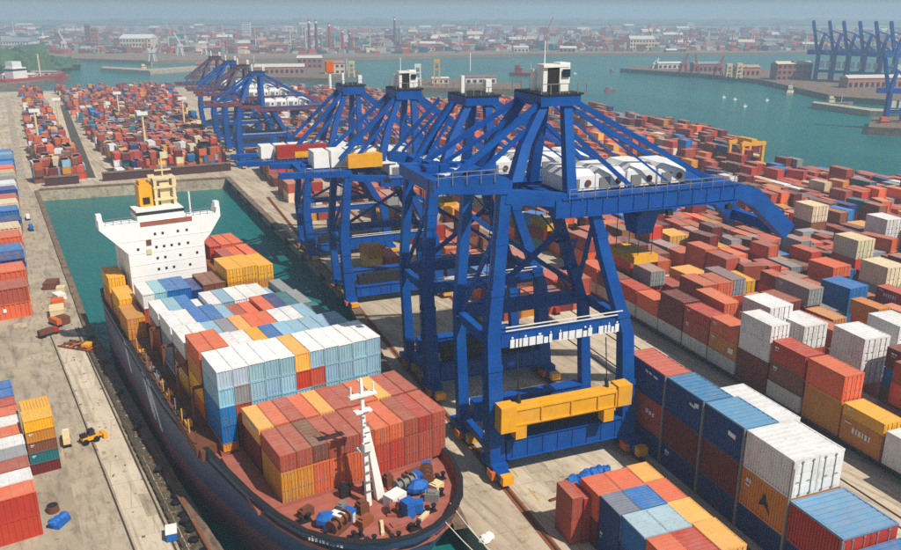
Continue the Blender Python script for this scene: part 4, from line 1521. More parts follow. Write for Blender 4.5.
for v, loads in cars:
    if wag0 is None:
        wag0 = empty('railway_wagon')
        MB().box((0, 0, .75), (5.9, 2.6, .3)).build('bed', 'brown', wag0)
        for sx in (-1.9, 1.9):
            bo = MB().box((sx, 0, .45), (1.7, 1.9, .32)).build('bogie', 'dark', wag0)
            for k in (-.55, .55):
                for sy in (-.75, .75):
                    MB().cyl((sx + k, sy - .1, .42), (sx + k, sy + .1, .42), .38, n=12).build('wheel', 'dark', bo)
        for k in range(7):
            MB().box((-2.7 + k * .9, -1.32, .5), (.16, .08, .9)).build('stake', 'rust', wag0)
        o = wag0
    else:
        o = copy_tree(wag0)
    o.location = Q(TU + 1.6, v, .10)
    o.rotation_euler = (0, 0, RZ_Q)
    tag(o, 'low brown flat wagon %s' % cname[v], 'wagon', 'wagons of the freight train')
    z = 1.16
    for k, (cl, h) in enumerate(loads):
        lab = '%s container %s the wagon %s' % (cl, 'on' if k == 0 else ('stacked second on' if k == 1 else 'stacked third on'), cname[v])
        container(cl, lab, GT, Q(TU + 1.7 + CR.uniform(-.1, .1), v, z), (5.8, 3.0, h - .02), RZ_Q + CR.uniform(-.012, .012), doors=True, short=True)
        z += h
for u in (TU + .9, TU + 2.3):
    tag(MB().box(Q(u, 25, 0.0), (0.16, 220, 0.10), -QA).build('rail_track', 'rail'), kind='structure')

# ------------------------------------------------------------------ the yard: near stacks box by box, the rest as one mass
rr = random.Random(21)
YCOL = ['orange'] * 7 + ['red'] * 8 + ['rust red'] * 8 + ['maroon'] * 6 + ['brown'] * 6 + ['ochre'] * 2 + ['yellow'] * 1 + ['blue'] * 2 + ['navy blue'] * 2 + ['grey'] * 2 + ['cream', 'white', 'teal', 'grey', 'amber', 'orange', 'rust red']
GY = 'containers in the yard beyond the train'
special = []      # (px, py of the top's middle, top z, tiers, colour)
for (px, py, zt, tiers, cl) in ((768, 300, 9.6, 2, 'white'), (802, 318, 7.6, 1, 'white'), (862, 330, 9.0, 2, 'white'), (812, 203, 9.5, 1, 'cream'), (855, 236, 9.5, 1, 'cream'), (885, 216, 9.0, 2, 'white'),
                                (884, 262, 9.0, 1, 'cream'), (896, 318, 9.0, 2, 'white'), (690, 270, 6.8, 1, 'amber'), (845, 282, 8.0, 2, 'blue'), (735, 276, 6.5, 1, 'yellow'), (672, 232, 6.0, 1, 'amber'), (830, 262, 7.0, 1, 'orange')):
    p = at(px, py, zt)
    u, v = toQ(p)
    special.append((u, v, zt, tiers, cl))
cells = []
u = TU + 5.6
row_i = 0
while u < 180:
    v = -62 + rr.uniform(0, 5)
    while v < 330:
        L = rr.choice([5.4, 5.4, 6.0, 7.2]) if u < 64 else rr.choice([4.6, 5.2, 5.2, 6.4])
        p = Q(u, v)
        if rr.random() > 0.03:
            cells.append((u, v + L / 2, L, rr))
        v += L + rr.uniform(.15, .45)
    row_i += 1
    u += (3.1 if u < 64 else 2.65) + (1.0 if row_i % 5 == 0 else 0)


def inside_land(p):
    n = len(outline)
    c = False
    for i in range(n):
        x0, y0 = outline[i]
        x1, y1 = outline[(i + 1) % n]
        if (y0 > p.y) != (y1 > p.y) and p.x < (x1 - x0) * (p.y - y0) / (y1 - y0) + x0:
            c = not c
    return c


def in_view(p, m=30):
    d = Vector(p) - Vector((0, 0, CAM_H))
    wv = d.dot(_F)
    if wv < 5:
        return False
    x = PW / 2 + FPX * d.dot(_R) / wv
    y = PH / 2 - FPX * d.dot(_U) / wv
    return -m < x < PW + m and -m < y < PH + m


mass = MB()


def mass_box(p, L, Wd, h, rz, cl, rnd):
    t = tint(PAL[cl], rnd, .32)
    mass.box(p, (L, Wd, h * .96), rz, t)
    k_ = rnd.uniform(0, .55) if cl not in ('white', 'cream', 'blue', 'navy blue', 'light blue') else 0
    t2 = tuple(a * (1 - k_) + c_ * k_ for a, c_ in zip(t, srgb(*rnd.choice([(226, 130, 84), (206, 166, 132), (140, 78, 60), (216, 116, 70), (120, 90, 80)]))))
    mass.box((p[0], p[1], p[2] + h * .96), (L * 1.004, Wd * 1.02, h * .035), rz, t2)
    # corner posts stand proud of the walls
    ca, sa = math.cos(rz), math.sin(rz)
    for sx in (-1, 1):
        for sy in (-1, 1):
            a, b_ = sx * (L / 2 - .02), sy * (Wd / 2 - .02)
            mass.box((p[0] + a * ca - b_ * sa, p[1] + a * sa + b_ * ca, p[2]), (.22, .22, h * .95), rz, tuple(c * .8 for c in t[:3]) + (1,))


order = []
for (u, v, L, _) in cells:
    p = Q(u, v)
    if not inside_land(p) or not in_view(p + Vector((0, 0, 4))):
        continue
    if v > 100 and u < 60:
        pass
    if any(abs(u - s[0]) < 3.9 and abs(v - s[1]) < 6.6 for s in special):
        continue
    if 112 < u < 150 and 120 < v < 260 and rr.random() < .7:
        continue
    order.append((pxm(p), u, v, L))
order.sort(reverse=True)
BUDGET = 322
for (u, v, zt, tiers, cl) in special:
    rz = RZ_Q + CR.uniform(-.1, .1)
    h = 3.3 if tiers > 1 else 3.6
    z = zt
    for k in range(tiers):
        z -= h
        container(cl, '%s container %s among rusty ones beyond the train' % (cl, ('standing on top' if k == 0 else 'second from the top')), GY, Q(u, v, z), (5.6, 4.2, h - .02), rz, doors=True, short=True)
    while z > .3:
        hh = min(3.0, z)
        z -= hh
        mass_box(Q(u, v, z), 5.6, 4.1, hh - .02, rz, rr.choice(YCOL), rr)
for (_, u, v, L) in order:
    base_h = 2.7 if u < 64 else 2.35
    n_t = rr.choice([1, 2, 2, 3, 3]) if u < 62 else rr.choice([1, 2, 2, 2, 3])
    rz = RZ_Q + rr.gauss(0, .04)
    if rr.random() < .08:
        rz += rr.choice([.25, -.3, .5])
    Wd = 2.85 if u < 64 else 2.4
    if rr.random() < .05:
        rz += math.pi / 2
        L *= .8
    z = 0.0
    for k in range(n_t):
        h = base_h * rr.uniform(.96, 1.08)
        cl = rr.choice(YCOL)
        j = rr.gauss(0, .03)
        top = (k == n_t - 1)
        du, dv = rr.gauss(0, .12), rr.gauss(0, .2)
        if N_CONT[0] < BUDGET and top and pxm(Q(u, v)) > 5.0:
            container(cl, '%s container on top of a stack in the crowded yard beyond the train' % cl, GY, Q(u + du, v + dv, z), (L, Wd, h - .02), rz + j, doors=True)
            if cl not in ('white', 'cream', 'blue', 'navy blue'):
                rc = roof_of(LAST[0])
                rc.color = [a * .6 + b_ * .4 for a, b_ in zip(rc.color, srgb(*rr.choice([(226, 130, 84), (206, 166, 132), (140, 78, 60), (216, 116, 70)])))]
        else:
            mass_box(Q(u + du, v + dv, z), L, Wd, h - .02, rz + j, cl, rr)
        z += h
yard = tag(mass.build('container_yard', 'box_tint'), 'crowded rusty red and orange container stacks covering the terminal yard', 'containers', kind='stuff')

# stacks between the cranes and the train, past the second crane
mass = MB()
for u in (22.5, 26, 29.5, 33, 36.5):
    v = 47
    while v < 330:
        L = rr.choice([6.4, 7.4])
        if rr.random() > .3 and inside_land(Q(u, v)):
            z = 0
            for k in range(rr.choice([1, 1, 2, 2])):
                mass_box(Q(u, v, z), L, 3.0, 2.8, RZ_Q + rr.gauss(0, .06), rr.choice(YCOL), rr)
                z += 2.82
        v += L + rr.uniform(.5, 2.5)
for u in (5.5, 9, 12.5):
    v = 74
    while v < 330:
        if rr.random() > .3 and not any(q - 5 < v < q + 15 for q in (61, 92, 204, 240, 268, 304)):
            z = 0
            for k in range(rr.choice([1, 1, 2])):
                mass_box(Q(u, v, z), 6.4, 2.8, 2.6, RZ_Q + rr.gauss(0, .06), rr.choice(YCOL), rr)
                z += 2.62
        v += 7.5
tag(mass.build('container_yard', 'box_tint'), 'rows of mixed containers behind the quay cranes', 'containers', kind='stuff')

# the far terminal beyond the basin head
mass = MB()
for i in range(5200):
    px, py = rr.uniform(18, 420), 84 + 98 * rr.random() ** 1.3
    p = at(px, py)
    if not inside_land(p) or p.y < 276:
        continue
    uq, vq = toQ(p)
    if abs(uq - 8) < 13:
        continue
    # keep roads and the ditch clear
    t = (py - 92) / 88
    if 38 + 46 * t < px < 56 + 68 * t or px < 20 + 18 * t:
        continue
    z = 0
    for k in range(rr.choice([1, 2, 2, 3]) if py > 150 else rr.choice([1, 2])):
        cl = rr.choice(YCOL + ['white', 'cream', 'light blue', 'grey', 'teal', 'blue', 'white', 'cream']) if py > 110 else rr.choice(YCOL)
        mass_box((p.x, p.y, z), rr.choice([4.4, 6]), 2.3, 2.1, RZ_S + rr.gauss(0, .05), cl, rr)
        z += 2.12
tag(mass.build('container_yard', 'box_tint'), 'far container stacks beyond the head of the basin', 'containers', kind='stuff')
for k, (pa, pb, lab) in enumerate(((at(46, 187), at(80, 184), 'dark maroon retaining wall at the head of the basin by the road'), (at(104, 182), at(232, 171), 'long dark maroon retaining wall behind the head of the basin'))):
    d_ = pb - pa
    o = MB().box((0, 0, 0), (d_.length, 1.4, 2.4)).build('retaining_wall', 'brown', None, tuple((pa + pb) / 2 + Vector((0, 1.5, 0))), math.atan2(d_.y, d_.x))
    o.data.materials[0] = M['maroon_wall']
    MB().box((0, 0, 2.4), (d_.length + .3, 1.8, .3)).build('coping', 'quay_stone', o)
    tag(o, lab, 'wall')
# tall light masts standing in the far terminal
for (px, py, h) in ((147, 158, 15), (120, 120, 12), (40, 150, 14), (185, 130, 13), (60, 128, 12)):
    p = at(px, py)
    o = MB().cyl((0, 0, 0), (0, 0, h), .5, .35, 8).build('light_mast', 'cream', None, (p.x, p.y, 0))
    MB().box((0, 0, h), (3.6, 1.2, 1.2)).build('lamp_head', 'white', o)
    tag(o, 'pale light mast standing among the far container stacks', 'light mast', 'far terminal light masts')

# ------------------------------------------------------------------ left-hand quay: container rows and clutter
GL = 'containers on the left quay'
left_rows = [('red', 'orange'), ('light blue', 'white'), ('red', 'rust red'), ('grey', 'grey'), ('light blue', 'white'), ('maroon', 'orange'), ('red', 'white'), ('rust red', 'orange'), ('red', 'red'), ('navy blue', 'blue'), ('navy blue', 'blue')]
ln = ['first', 'second', 'third', 'fourth', 'fifth', 'sixth', 'seventh', 'eighth', 'ninth', 'tenth', 'eleventh']
for k, (c1, c2) in enumerate(left_rows):
    y = 82.3 + k * 2.75
    zt = 5.0
    lab = '%s row of striped stack from blue tarpaulin' % ln[k]
    o = container(c1, '%s container on top, %s' % (c1 if c1 == c2 else c2 + ' roofed ' + c1, lab) if k else 'red container with orange roof at the end of the striped stack', GL, (-3.6, y, 2.5), (10.4, 2.5, 2.5), 0.03, doors=False)
    roof_of(o).color = tint(PAL[c2], CR, .05)
    if k == 0:
        container('red', 'red container beneath the orange roofed one of the striped stack', GL, (-3.6, y, 0), (10.4, 2.5, 2.48), 0.03, doors=False)
    else:
        container(c1, '%s container at ground level, %s' % (c1, lab), GL, (-3.6, y, 0), (10.4, 2.5, 2.48), 0.03, doors=False)
for k, c1 in enumerate(('maroon', 'teal', 'brown', 'ochre', 'yellow')):
    container(c1, '%s container, tier %s of the short stack with the yellow top' % (c1, ('one', 'two', 'three', 'four', 'five')[k]), GL, (3.3, 95.2, k * 1.35), (3.0, 2.9, 1.33), 0.02, doors=False, short=True)
container('yellow', 'yellow container lying behind the short stack', GL, (3.4, 98.4, 0), (3.0, 3.0, 6.6), 0.02, doors=False, short=True)
up = ['rust red', 'orange', 'navy blue', 'blue', 'amber', 'orange', 'cream', 'navy blue', 'brown', 'blue', 'cream', 'orange', 'blue', 'navy blue', 'white', 'grey', 'blue', 'cream', 'orange', 'blue', 'navy blue', 'blue', 'light blue', 'blue']
mass = MB()
for k, c1 in enumerate(up):
    y = 153 + k * 6.4
    x = 7.0 + (y - 150) * .062 - 7.25
    zt = (5.4, 6.6, 7.0, 7.0)[k % 4]
    if k < 10:
        for t in (0, 1):
            c_ = c1 if t else up[(k * 3 + 1) % len(up)]
            container(c_, '%s container %s, %s row of the long stack by the basin road' % (c_, ('underneath', 'on top')[t], ln[k]), GL, (x, y, t * zt / 2), (14.5, 5.8, zt / 2 - .02), .02, doors=False)
    else:
        for t in (0, 1):
            mass_box((x, y, t * zt / 2), 14.5, 5.8, zt / 2 - .02, .02, c1 if t else rr.choice(up), rr)
tag(mass.build('container_yard', 'box_tint'), 'far end of the long container stack by the basin road', 'containers', kind='stuff')

# the yellow and dark loader standing on the left road
ld = empty('loader', (8.6, 98.6, 0), 0.25, 'yellow and black wheel loader parked on the left quay road', 'loader')
MB().box((0, 0, .55), (2.6, 1.3, .7)).build('chassis', 'yellow', ld)
ld.scale = (.72, .72, .72)
cb = MB().loft([[(-.2, -.55, 1.25), (.9, -.55, 1.25), (.9, .55, 1.25), (-.2, .55, 1.25)], [(-.1, -.5, 2.1), (.75, -.5, 2.1), (.75, .5, 2.1), (-.1, .5, 2.1)]]).build('cab', 'glass', ld)
MB().box((.33, 0, 2.1), (1.0, 1.1, .1)).build('cab_roof', 'dark', cb)
MB().box((-.9, 0, 1.25), (1.0, 1.1, .5)).build('engine_hood', 'dark', ld)
for x in (-.9, .9):
    for y in (-.75, .75):
        MB().cyl((x, y - .2, .5), (x, y + .2, .5), .5, n=14).build('wheel', 'black', ld)
MB().beam((1.0, 0, 1.2), (2.1, 0, .6), .5, .3).build('arm', 'yellow', ld)
MB().box((2.4, 0, .1), (.7, 1.8, .9)).build('bucket', 'yellow', ld)

b = MB()
b.box((0, 0, 0), (1.9, 1.1, .5), .3)
for k in range(4):
    b.blob((-.7 + k * .45, .05 * k, .62), (.5, .55, .38), rr)
tag(b.build('tarpaulin', 'tarp', None, (3.3, 82.2, .0), .5), 'blue tarpaulin heap on the ground beside the striped stack', 'tarpaulin')
b = MB().cyl((0, 0, 0), (0, 0, .75), .62, .58, 14)
o = b.build('iron_drum', 'brown', None, (2.95, 85.0, 0))
MB().cyl((0, 0, .75), (0, 0, .82), .5, .5, 14).build('lid', 'dark', o)
tag(o, 'rusty round drum near the blue tarpaulin heap', 'drum')
o = MB().box((0, 0, 0), (1.0, 1.6, .9)).build('crate', 'tarp', None, (12.5, 74.0, 0), -.2)
MB().box((0, 0, .9), (1.1, 1.7, .1)).build('lid', 'light' if 'light' in M else 'white', o)
tag(o, 'blue crate standing between the quay rails', 'crate')
# sheds, crates and vehicles at the corner of the basin
fr = empty('scrap_framework', (12.0, 131.0, 0), -.9, 'rusty steel framework lying on the quay beside the ship stern', 'framework')
for k in range(7):
    MB().beam((-2.6 + k * .85, -1.2, .35 + .2 * (k % 2)), (-2.2 + k * .85, 1.4, .3), .16).build('strut', rr.choice(['rust', 'brown', 'dark', 'orange']), fr)
for y in (-1.1, .1, 1.3):
    MB().beam((-3.2, y, .16), (3.4, y * .9, .2), .2, .28).build('rail_beam', 'rust' if y < 1 else 'dark', fr)
MB().box((1.6, 0, .4), (1.2, 1.4, .5), .2).build('winch_box', 'yellow', fr)
GJ = 'crates near the basin corner'
spec = [(10.9, 148, (2.2, 3.6, 1.3), 'cream', 'cream painted crate by the basin edge'), (11.6, 153, (2, 2, 1.1), 'orange', 'orange crate on the basin quay'), (12.3, 157, (1.5, 2.6, .9), 'white', 'white crate on the basin quay'),
        (11.2, 143.5, (1.6, 2.2, 1.0), 'brown', 'brown wooden crate by the quay corner'), (13.0, 160, (1.4, 1.6, 1.2), 'cream', 'cream drum crate far along the basin quay'), (11.9, 165, (2.2, 3.4, 1.0), 'brown', 'brown timber stack on the basin quay')]
for (x, y, d, c, lab) in spec:
    o = MB().box((0, 0, .12), d).build('crate', c, None, (x, y, 0), rr.uniform(-.4, .4))
    MB().box((0, 0, d[2] + .12), (d[0] * 1.05, d[1] * 1.02, .12)).build('lid', c, o)
    for s in (-1, 1):
        MB().box((0, s * d[1] * .3, 0), (d[0], .2, .12)).build('skid', 'brown', o)
    tag(o, lab, 'crate', GJ)


def truck(p, rz, ccol, bcol, lab, group=None):
    t = empty('truck', p, rz, lab, 'truck', group)
    t.scale = (.62, .62, .62)
    MB().loft([[(1.5, -.6, .5), (2.7, -.6, .5), (2.7, .6, .5), (1.5, .6, .5)], [(1.5, -.6, 1.2), (2.7, -.6, 1.2), (2.7, .6, 1.2), (1.5, .6, 1.2)], [(1.55, -.55, 1.9), (2.4, -.55, 1.9), (2.4, .55, 1.9), (1.55, .55, 1.9)]]).build('cab', ccol, t)
    MB().box((2.6, 0, 1.25), (.12, 1.0, .45)).build('windscreen', 'glass', t)
    MB().box((-.5, 0, .55), (4.0, 1.1, .25)).build('chassis', 'dark', t)
    MB().box((-.5, 0, .82), (3.9, 1.3, 1.3)).build('load', bcol, t)
    for x in (-2.0, -1.2, 2.0):
        for y in (-.6, .6):
            MB().cyl((x, y - .15, .36), (x, y + .15, .36), .36, n=12).build('wheel', 'black', t)
    return t


truck((10.0, 143, 0), 1.9, 'orange', 'orange', 'orange truck parked at the road bend by the basin')
truck((8.4, 138.6, 0), .4, 'red', 'brown', 'red cabbed truck carrying brown load at the road bend')
truck((6.2, 99.8, 0), 1.5, 'white', 'cream', 'white cabbed truck behind the wheel loader')
truck((13.4, 226, 0), 1.55, 'tarp', 'white', 'blue and white truck on the far left road')
truck((13.0, 214, 0), 1.6, 'white', 'tarp', 'white cabbed truck with blue load on the left road')
truck(tuple(Q(31.0, 44)), 1.4, 'white', 'red', 'white cabbed truck with red load on the road beside the train')
# low concrete blocks lying along the quay rails, old tyres
for i in range(22):
    y = 63.5 + i * 1.75
    o = MB().box((0, 0, 0), (.42, 1.25, .42)).build('kerb_block', 'trench', None, (13.1 - .004 * i, y, 0), rr.uniform(-.08, .08))
    tag(o, 'dark kerb block in the line along the quay rails', 'kerb block', 'kerb blocks along the rails')
for i in range(9):
    p = (14.4 + rr.uniform(-.35, .35), 68 + i * 1.9 + rr.uniform(-.5, .5), 0)
    b = MB()
    b.cyl((0, 0, .0), (0, 0, .28), .5, .5, 12)
    b.cyl((0, 0, .28), (0, 0, .34), .42, .3, 12)
    tag(b.build('old_tyre', 'black', None, p), 'old black tyre lying at the quay edge beside the hull', 'tyre', 'tyres beside the hull')
rub = MB()
for i in range(800):
    if i % 6:
        x, y = 14.0 + rr.gauss(0, .55), rr.uniform(60, 136)
    else:
        x, y = rr.choice([9.0, 12.6, 10.8]) + rr.gauss(0, .35), rr.uniform(60, 160)
    if x > 15.3 - (y - 84) * .008:
        continue
    k_ = rr.choice([srgb(120, 92, 70), srgb(86, 74, 64), srgb(168, 150, 128), srgb(150, 84, 44), srgb(64, 60, 56), srgb(70, 84, 70)])
    sz = rr.uniform(.05, .17)
    rub.box((x, y, 0), (sz * rr.uniform(.6, 2.4), sz * rr.uniform(.6, 2.6), sz * rr.uniform(.3, .8)), rr.uniform(0, 3), k_)
rub.build('rubble', 'box_tint')
tag(sc.objects['rubble'], 'small rubble and scrap strewn along the left quay', 'rubble', kind='stuff')
# rusty pipes laid along the edge
for i in range(5):
    y = 66 + i * 6.2
    b = MB().cyl((0, -2.8, .22), (0, 2.8, .22), .2, n=8)
    tag(b.build('steel_pipe', 'rust', None, (15.05 - .03 * i, y, 0), .02), 'rusty orange steel pipe laid along the quay beside the hull', 'pipe', 'pipes laid along the quay')
# fenders on the right-hand quay wall
for i in range(9):
    t = i / 8
    p = Vector((58.8, 134, -1.2)).lerp(Vector((72.5, 251, -1.2)), t)
    b = MB().cyl((0, 0, -1.0), (0, 0, .9), .55, n=10)
    tag(b.build('quay_fender', 'black', None, (p.x - .55, p.y, -1.2)), 'black rubber fender on the wall of the crane quay', 'fender', 'fenders on the basin wall')

# ------------------------------------------------------------------ the yellow yard gantry and stacks by the channel
yg = empty('yard_gantry', Q(146, 134, 0), -QA, 'yellow yard gantry frame at the channel edge', 'gantry crane')
for x in (0, 8):
    for y in (0, 6):
        MB().box((x, y, 0), (.9, .9, 9)).build('leg', 'yellow', yg)
for y in (0, 6):
    MB().box((4, y, 9.02), (9.6, 1.0, 1.1)).build('top_beam', 'yellow', yg)
MB().box((4, 3, 10.14), (2, 7, .9)).build('trolley', 'yellow', yg)

# ------------------------------------------------------------------ far water, shores, ships, cranes, town
def shore(name, pix, mat, z, z0=-4.0):
    pts = [at(px, py) for px, py in pix]
    return tag(MB().prism([(p.x, p.y) for p in pts], z0, z).build(name, mat), kind='structure')


shore('far_shore', [(-60, 57), (60, 58), (150, 61), (200, 60), (330, 58), (420, 56), (520, 54), (700, 53), (980, 51), (1100, 15.5), (-200, 15.5)], 'farland', 0.3)
shore('pier', [(620, 69), (700, 74), (760, 80), (835, 97), (1000, 108), (1000, 84), (850, 80), (760, 69), (660, 65)], 'quay_stone', 0.5)
shore('pier', [(-40, 90), (30, 83), (71, 76), (60, 71), (-40, 74)], 'quay_stone', 0.4)
shore('pier', [(190, 76), (330, 79), (360, 71), (320, 62), (205, 63)], 'quay_stone', 0.45)
shore('pier', [(390, 88), (520, 90), (522, 85), (470, 79), (392, 79)], 'quay_stone', 0.55)
shore('breakwater', [(100, 68), (150, 71), (205, 67), (205, 65.6), (150, 69), (104, 66.6)], 'kerb', 0.2)
shore('breakwater', [(812, 103), (870, 111), (905, 113), (905, 110.5), (870, 108.5), (814, 101.6)], 'kerb', 0.2)
shore('pier', [(868, 128), (960, 132), (960, 116), (872, 118)], 'quay_stone', 0.5)

# wooded hill at the far end on the left, low green hills along the horizon
rr = random.Random(77)


def wood(name, pix, base_r, h, count, lab):
    b = MB()
    for i in range(count):
        px = rr.uniform(pix[0], pix[1])
        py = rr.uniform(pix[2], pix[3])
        p = at(px, py)
        s = base_r * rr.uniform(.6, 1.3)
        b.blob((p.x, p.y, h * rr.uniform(.15, .5)), (s, s, h * rr.uniform(.5, 1.0)), rr, 7, 4, .3)
    return tag(b.build(name, 'foliage'), lab, 'woodland', kind='stuff')


wood('woodland', (-30, 40, 60, 74), 9, 14, 90, 'dense green wood on the hill beyond the left pier')
wood('woodland', (40, 75, 63, 71), 7, 6, 40, 'green scrub at the foot of the wooded hill')
wood('woodland', (-60, 960, 22, 26), 60, 14, 300, 'hazy green trees along the horizon')
wood('woodland', (0, 420, 33, 50), 12, 5, 80, 'scattered green trees on the far shore')
wood('woodland', (420, 900, 33, 44), 12, 4, 40, 'hazy trees among the far sheds')

bcols = [srgb(206, 200, 190), srgb(186, 150, 128), srgb(150, 96, 84), srgb(214, 214, 210), srgb(140, 146, 150), srgb(176, 118, 98), srgb(220, 200, 170)]
bnames = ['pale grey', 'tan', 'brick red', 'white', 'grey', 'rust pink', 'cream']


def building(px, py, wd, dp, h, ci, rz, lab, group):
    p = at(px, py)
    o = empty('building', (p.x, p.y, 0), rz, lab, 'building', group)
    MB().box((0, 0, 0), (wd, dp, h)).build('wall', 'tint', o, color=bcols[ci])
    if wd > h * 1.6:
        MB().loft([[(-wd / 2 - .5, -dp / 2 - .5, h), (wd / 2 + .5, -dp / 2 - .5, h), (wd / 2 + .5, dp / 2 + .5, h), (-wd / 2 - .5, dp / 2 + .5, h)], [(-wd / 2, -.2, h + dp * .18), (wd / 2, -.2, h + dp * .18), (wd / 2, .2, h + dp * .18), (-wd / 2, .2, h + dp * .18)]]).build('roof', 'tint', o, color=rr.choice(bcols))
    else:
        MB().box((0, 0, h), (wd * 1.03, dp * 1.03, h * .05 + .4)).build('roof', 'tint', o, color=bcols[4])
    b = MB()
    nfl = max(1, int(h / 4))
    ncol = max(2, int(wd / 4))
    for f_ in range(nfl):
        for k in range(ncol):
            b.box((-wd / 2 + wd * (k + .5) / ncol, -dp / 2 - .05, 1.2 + f_ * h / nfl), (wd / ncol * .55, .2, h / nfl * .42))
    tag(b.build('window_band', 'glass', o), kind='stuff')
    return o


for i in range(110):
    px = rr.uniform(-10, 900)
    py = rr.choice([rr.uniform(28, 36), rr.uniform(36, 46), rr.uniform(44, 53)])
    s = 1.0 + (53 - py) * .05
    ci = rr.randrange(7)
    wd, h = rr.uniform(5, 20) * s, rr.uniform(2.5, 6) * s
    building(px, py, wd, rr.uniform(8, 16) * s, h, ci, -YAW + rr.uniform(-.3, .3), '%s shed on the hazy far shore' % bnames[ci], 'sheds on the far shore')
for (px, py, wd, h, ci, lab) in ((247, 36, 16, 27, 3, 'white tower block rising on the far shore'), (289, 33, 20, 12, 3, 'white domed block on the horizon'), (140, 50, 40, 15, 6, 'cream factory on the far shore across the water'), (640, 50, 32, 14, 6, 'round shouldered cream silo shed on the far shore'),
                                 (97, 49, 8, 26, 5, 'rust pink stack house on the far shore'), (90, 48, 7, 30, 2, 'brick red tall stack house on the far shore'), (20, 47, 40, 8, 3, 'white terrace beneath the wooded hill'), (690, 27, 22, 14, 3, 'white block on the horizon beyond the cranes')):
    building(px, py, wd, wd * .7, h, ci, -YAW, lab, None)
# sheds on the piers
for (px, py, wd, dp, h, ci, lab) in ((225, 72, 44, 14, 7, 4, 'grey transit shed on the middle pier'), (280, 74, 40, 12, 6, 5, 'rust pink transit shed on the middle pier'), (310, 68, 22, 12, 9, 2, 'brick red shed on the middle pier'), (335, 74, 16, 10, 9, 6, 'cream silo on the middle pier'),
                                     (480, 84, 22, 7, 5, 3, 'white office on the pier behind the cranes'), (440, 84, 12, 6, 4, 0, 'pale grey shed on the pier behind the cranes'), (668, 69, 22, 8, 5, 0, 'pale grey shed on the right pier'), (705, 72, 24, 9, 7, 2, 'brick red shed on the right pier'), (745, 76, 20, 9, 7, 5, 'rust pink shed on the right pier'),
                                     (790, 80, 28, 10, 12, 2, 'dark brick warehouse beneath the blue cranes'), (870, 88, 40, 10, 7, 5, 'rust pink long shed beneath the blue cranes'), (20, 80, 22, 7, 4, 3, 'white shed on the left pier'), (45, 77, 18, 6, 4, 6, 'cream shed on the left pier')):
    building(px, py, wd, dp, h, ci, -YAW + .15, lab, None)
for (px, py, h, c, lab) in ((437, 86, 15, 'yellow', 'yellow loading tower on the pier behind the cranes'), (418, 86, 12, 'white', 'white loading tower on the pier behind the cranes'), (352, 78, 10, 'cream', 'cream loading tower on the middle pier'), (738, 79, 9, 'cream', 'cream loading tower on the right pier'), (728, 78, 8, 'cream', 'short cream loading tower beside the taller one on the right pier')):
    p = at(px, py)
    o = empty('loading_tower', (p.x, p.y, .5), -YAW, lab, 'tower')
    for x in (-2, 2):
        for y in (-2, 2):
            MB().beam((x, y, 0), (x * .8, y * .8, h), .8).build('leg', c, o)
    for z in (h * .35, h * .7):
        MB().box((0, 0, z), (4.4, 4.4, .6)).build('platform', c, o)
    MB().box((0, 0, h), (4.2, 4.2, 2.2)).build('head_house', c, o)
    MB().beam((-1, 0, h * .8), (6, 0, h * .95), .6).build('spout', 'grey', o)
mass = MB()
for i in range(2600):
    px, py = rr.uniform(-10, 905), 30 + 24 * rr.random() ** .8
    if py > 51.5 and 430 < px:
        continue
    p = at(px, py)
    s_ = rr.uniform(.7, 1.5) * (1 + (54 - py) * .05)
    mass_box((p.x, p.y, .3), 7 * s_, 5 * s_, rr.choice([1.6, 2.5, 3.2, 4.5]) * s_, -YAW + rr.uniform(-.5, .5), rr.choice(['rust red', 'brown', 'grey', 'cream', 'pale grey', 'maroon', 'brown', 'grey', 'rust red', 'grey', 'teal', 'brown', 'pale grey']), rr)
tag(mass.build('container_yard', 'box_tint'), 'reddish clutter of stacked cargo spread over the far shore', 'cargo', kind='stuff')
# chimneys and refinery columns
for (px, py, h, c) in ((310, 52, 38, 'brown'), (317, 52, 38, 'brown'), (330, 52, 34, 'red'), (395, 46, 40, 'brown'), (400, 46, 28, 'grey'), (322, 53, 24, 'grey'), (343, 52, 26, 'red'), (350, 50, 22, 'brown'), (690, 44, 26, 'red'), (700, 44, 22, 'red')):
    p = at(px, py)
    b = MB().cyl((0, 0, 0), (0, 0, h), 2.2, 1.3, 10)
    o = b.build('chimney', c, None, (p.x, p.y, .3))
    MB().cyl((0, 0, h * .9), (0, 0, h * .96), 1.7, 1.7, 10).build('band', 'white', o)
    tag(o, '%s chimney in the refinery across the water' % {'brown': 'brown', 'red': 'red', 'grey': 'grey'}[c], 'chimney', 'refinery chimneys')


# cargo cranes with raised booms, seen small
def luffing_crane(px, py, h, col, lab, group, lean=.5, rz=0.0):
    p = at(px, py)
    o = empty('harbour_crane', (p.x, p.y, .5), -YAW + rz, lab, 'crane', group)
    for x in (-3, 3):
        for y in (-3, 3):
            MB().beam((x, y, 0), (x * .5, y * .5, h * .38), .9).build('leg', 'tint', o, color=col)
    MB().box((0, 0, h * .38), (5, 5, h * .12)).build('machinery_house', 'tint', o, color=col)
    MB().beam((1, 0, h * .48), (1 + lean * h * .6, 0, h), 1.1).build('jib', 'tint', o, color=col)
    MB().beam((-1.5, 0, h * .5), (.6, 0, h * .78), .6).beam((.6, 0, h * .78), (1 + lean * h * .45, 0, h * .86), .3).build('stay', 'tint', o, color=col)
    return o


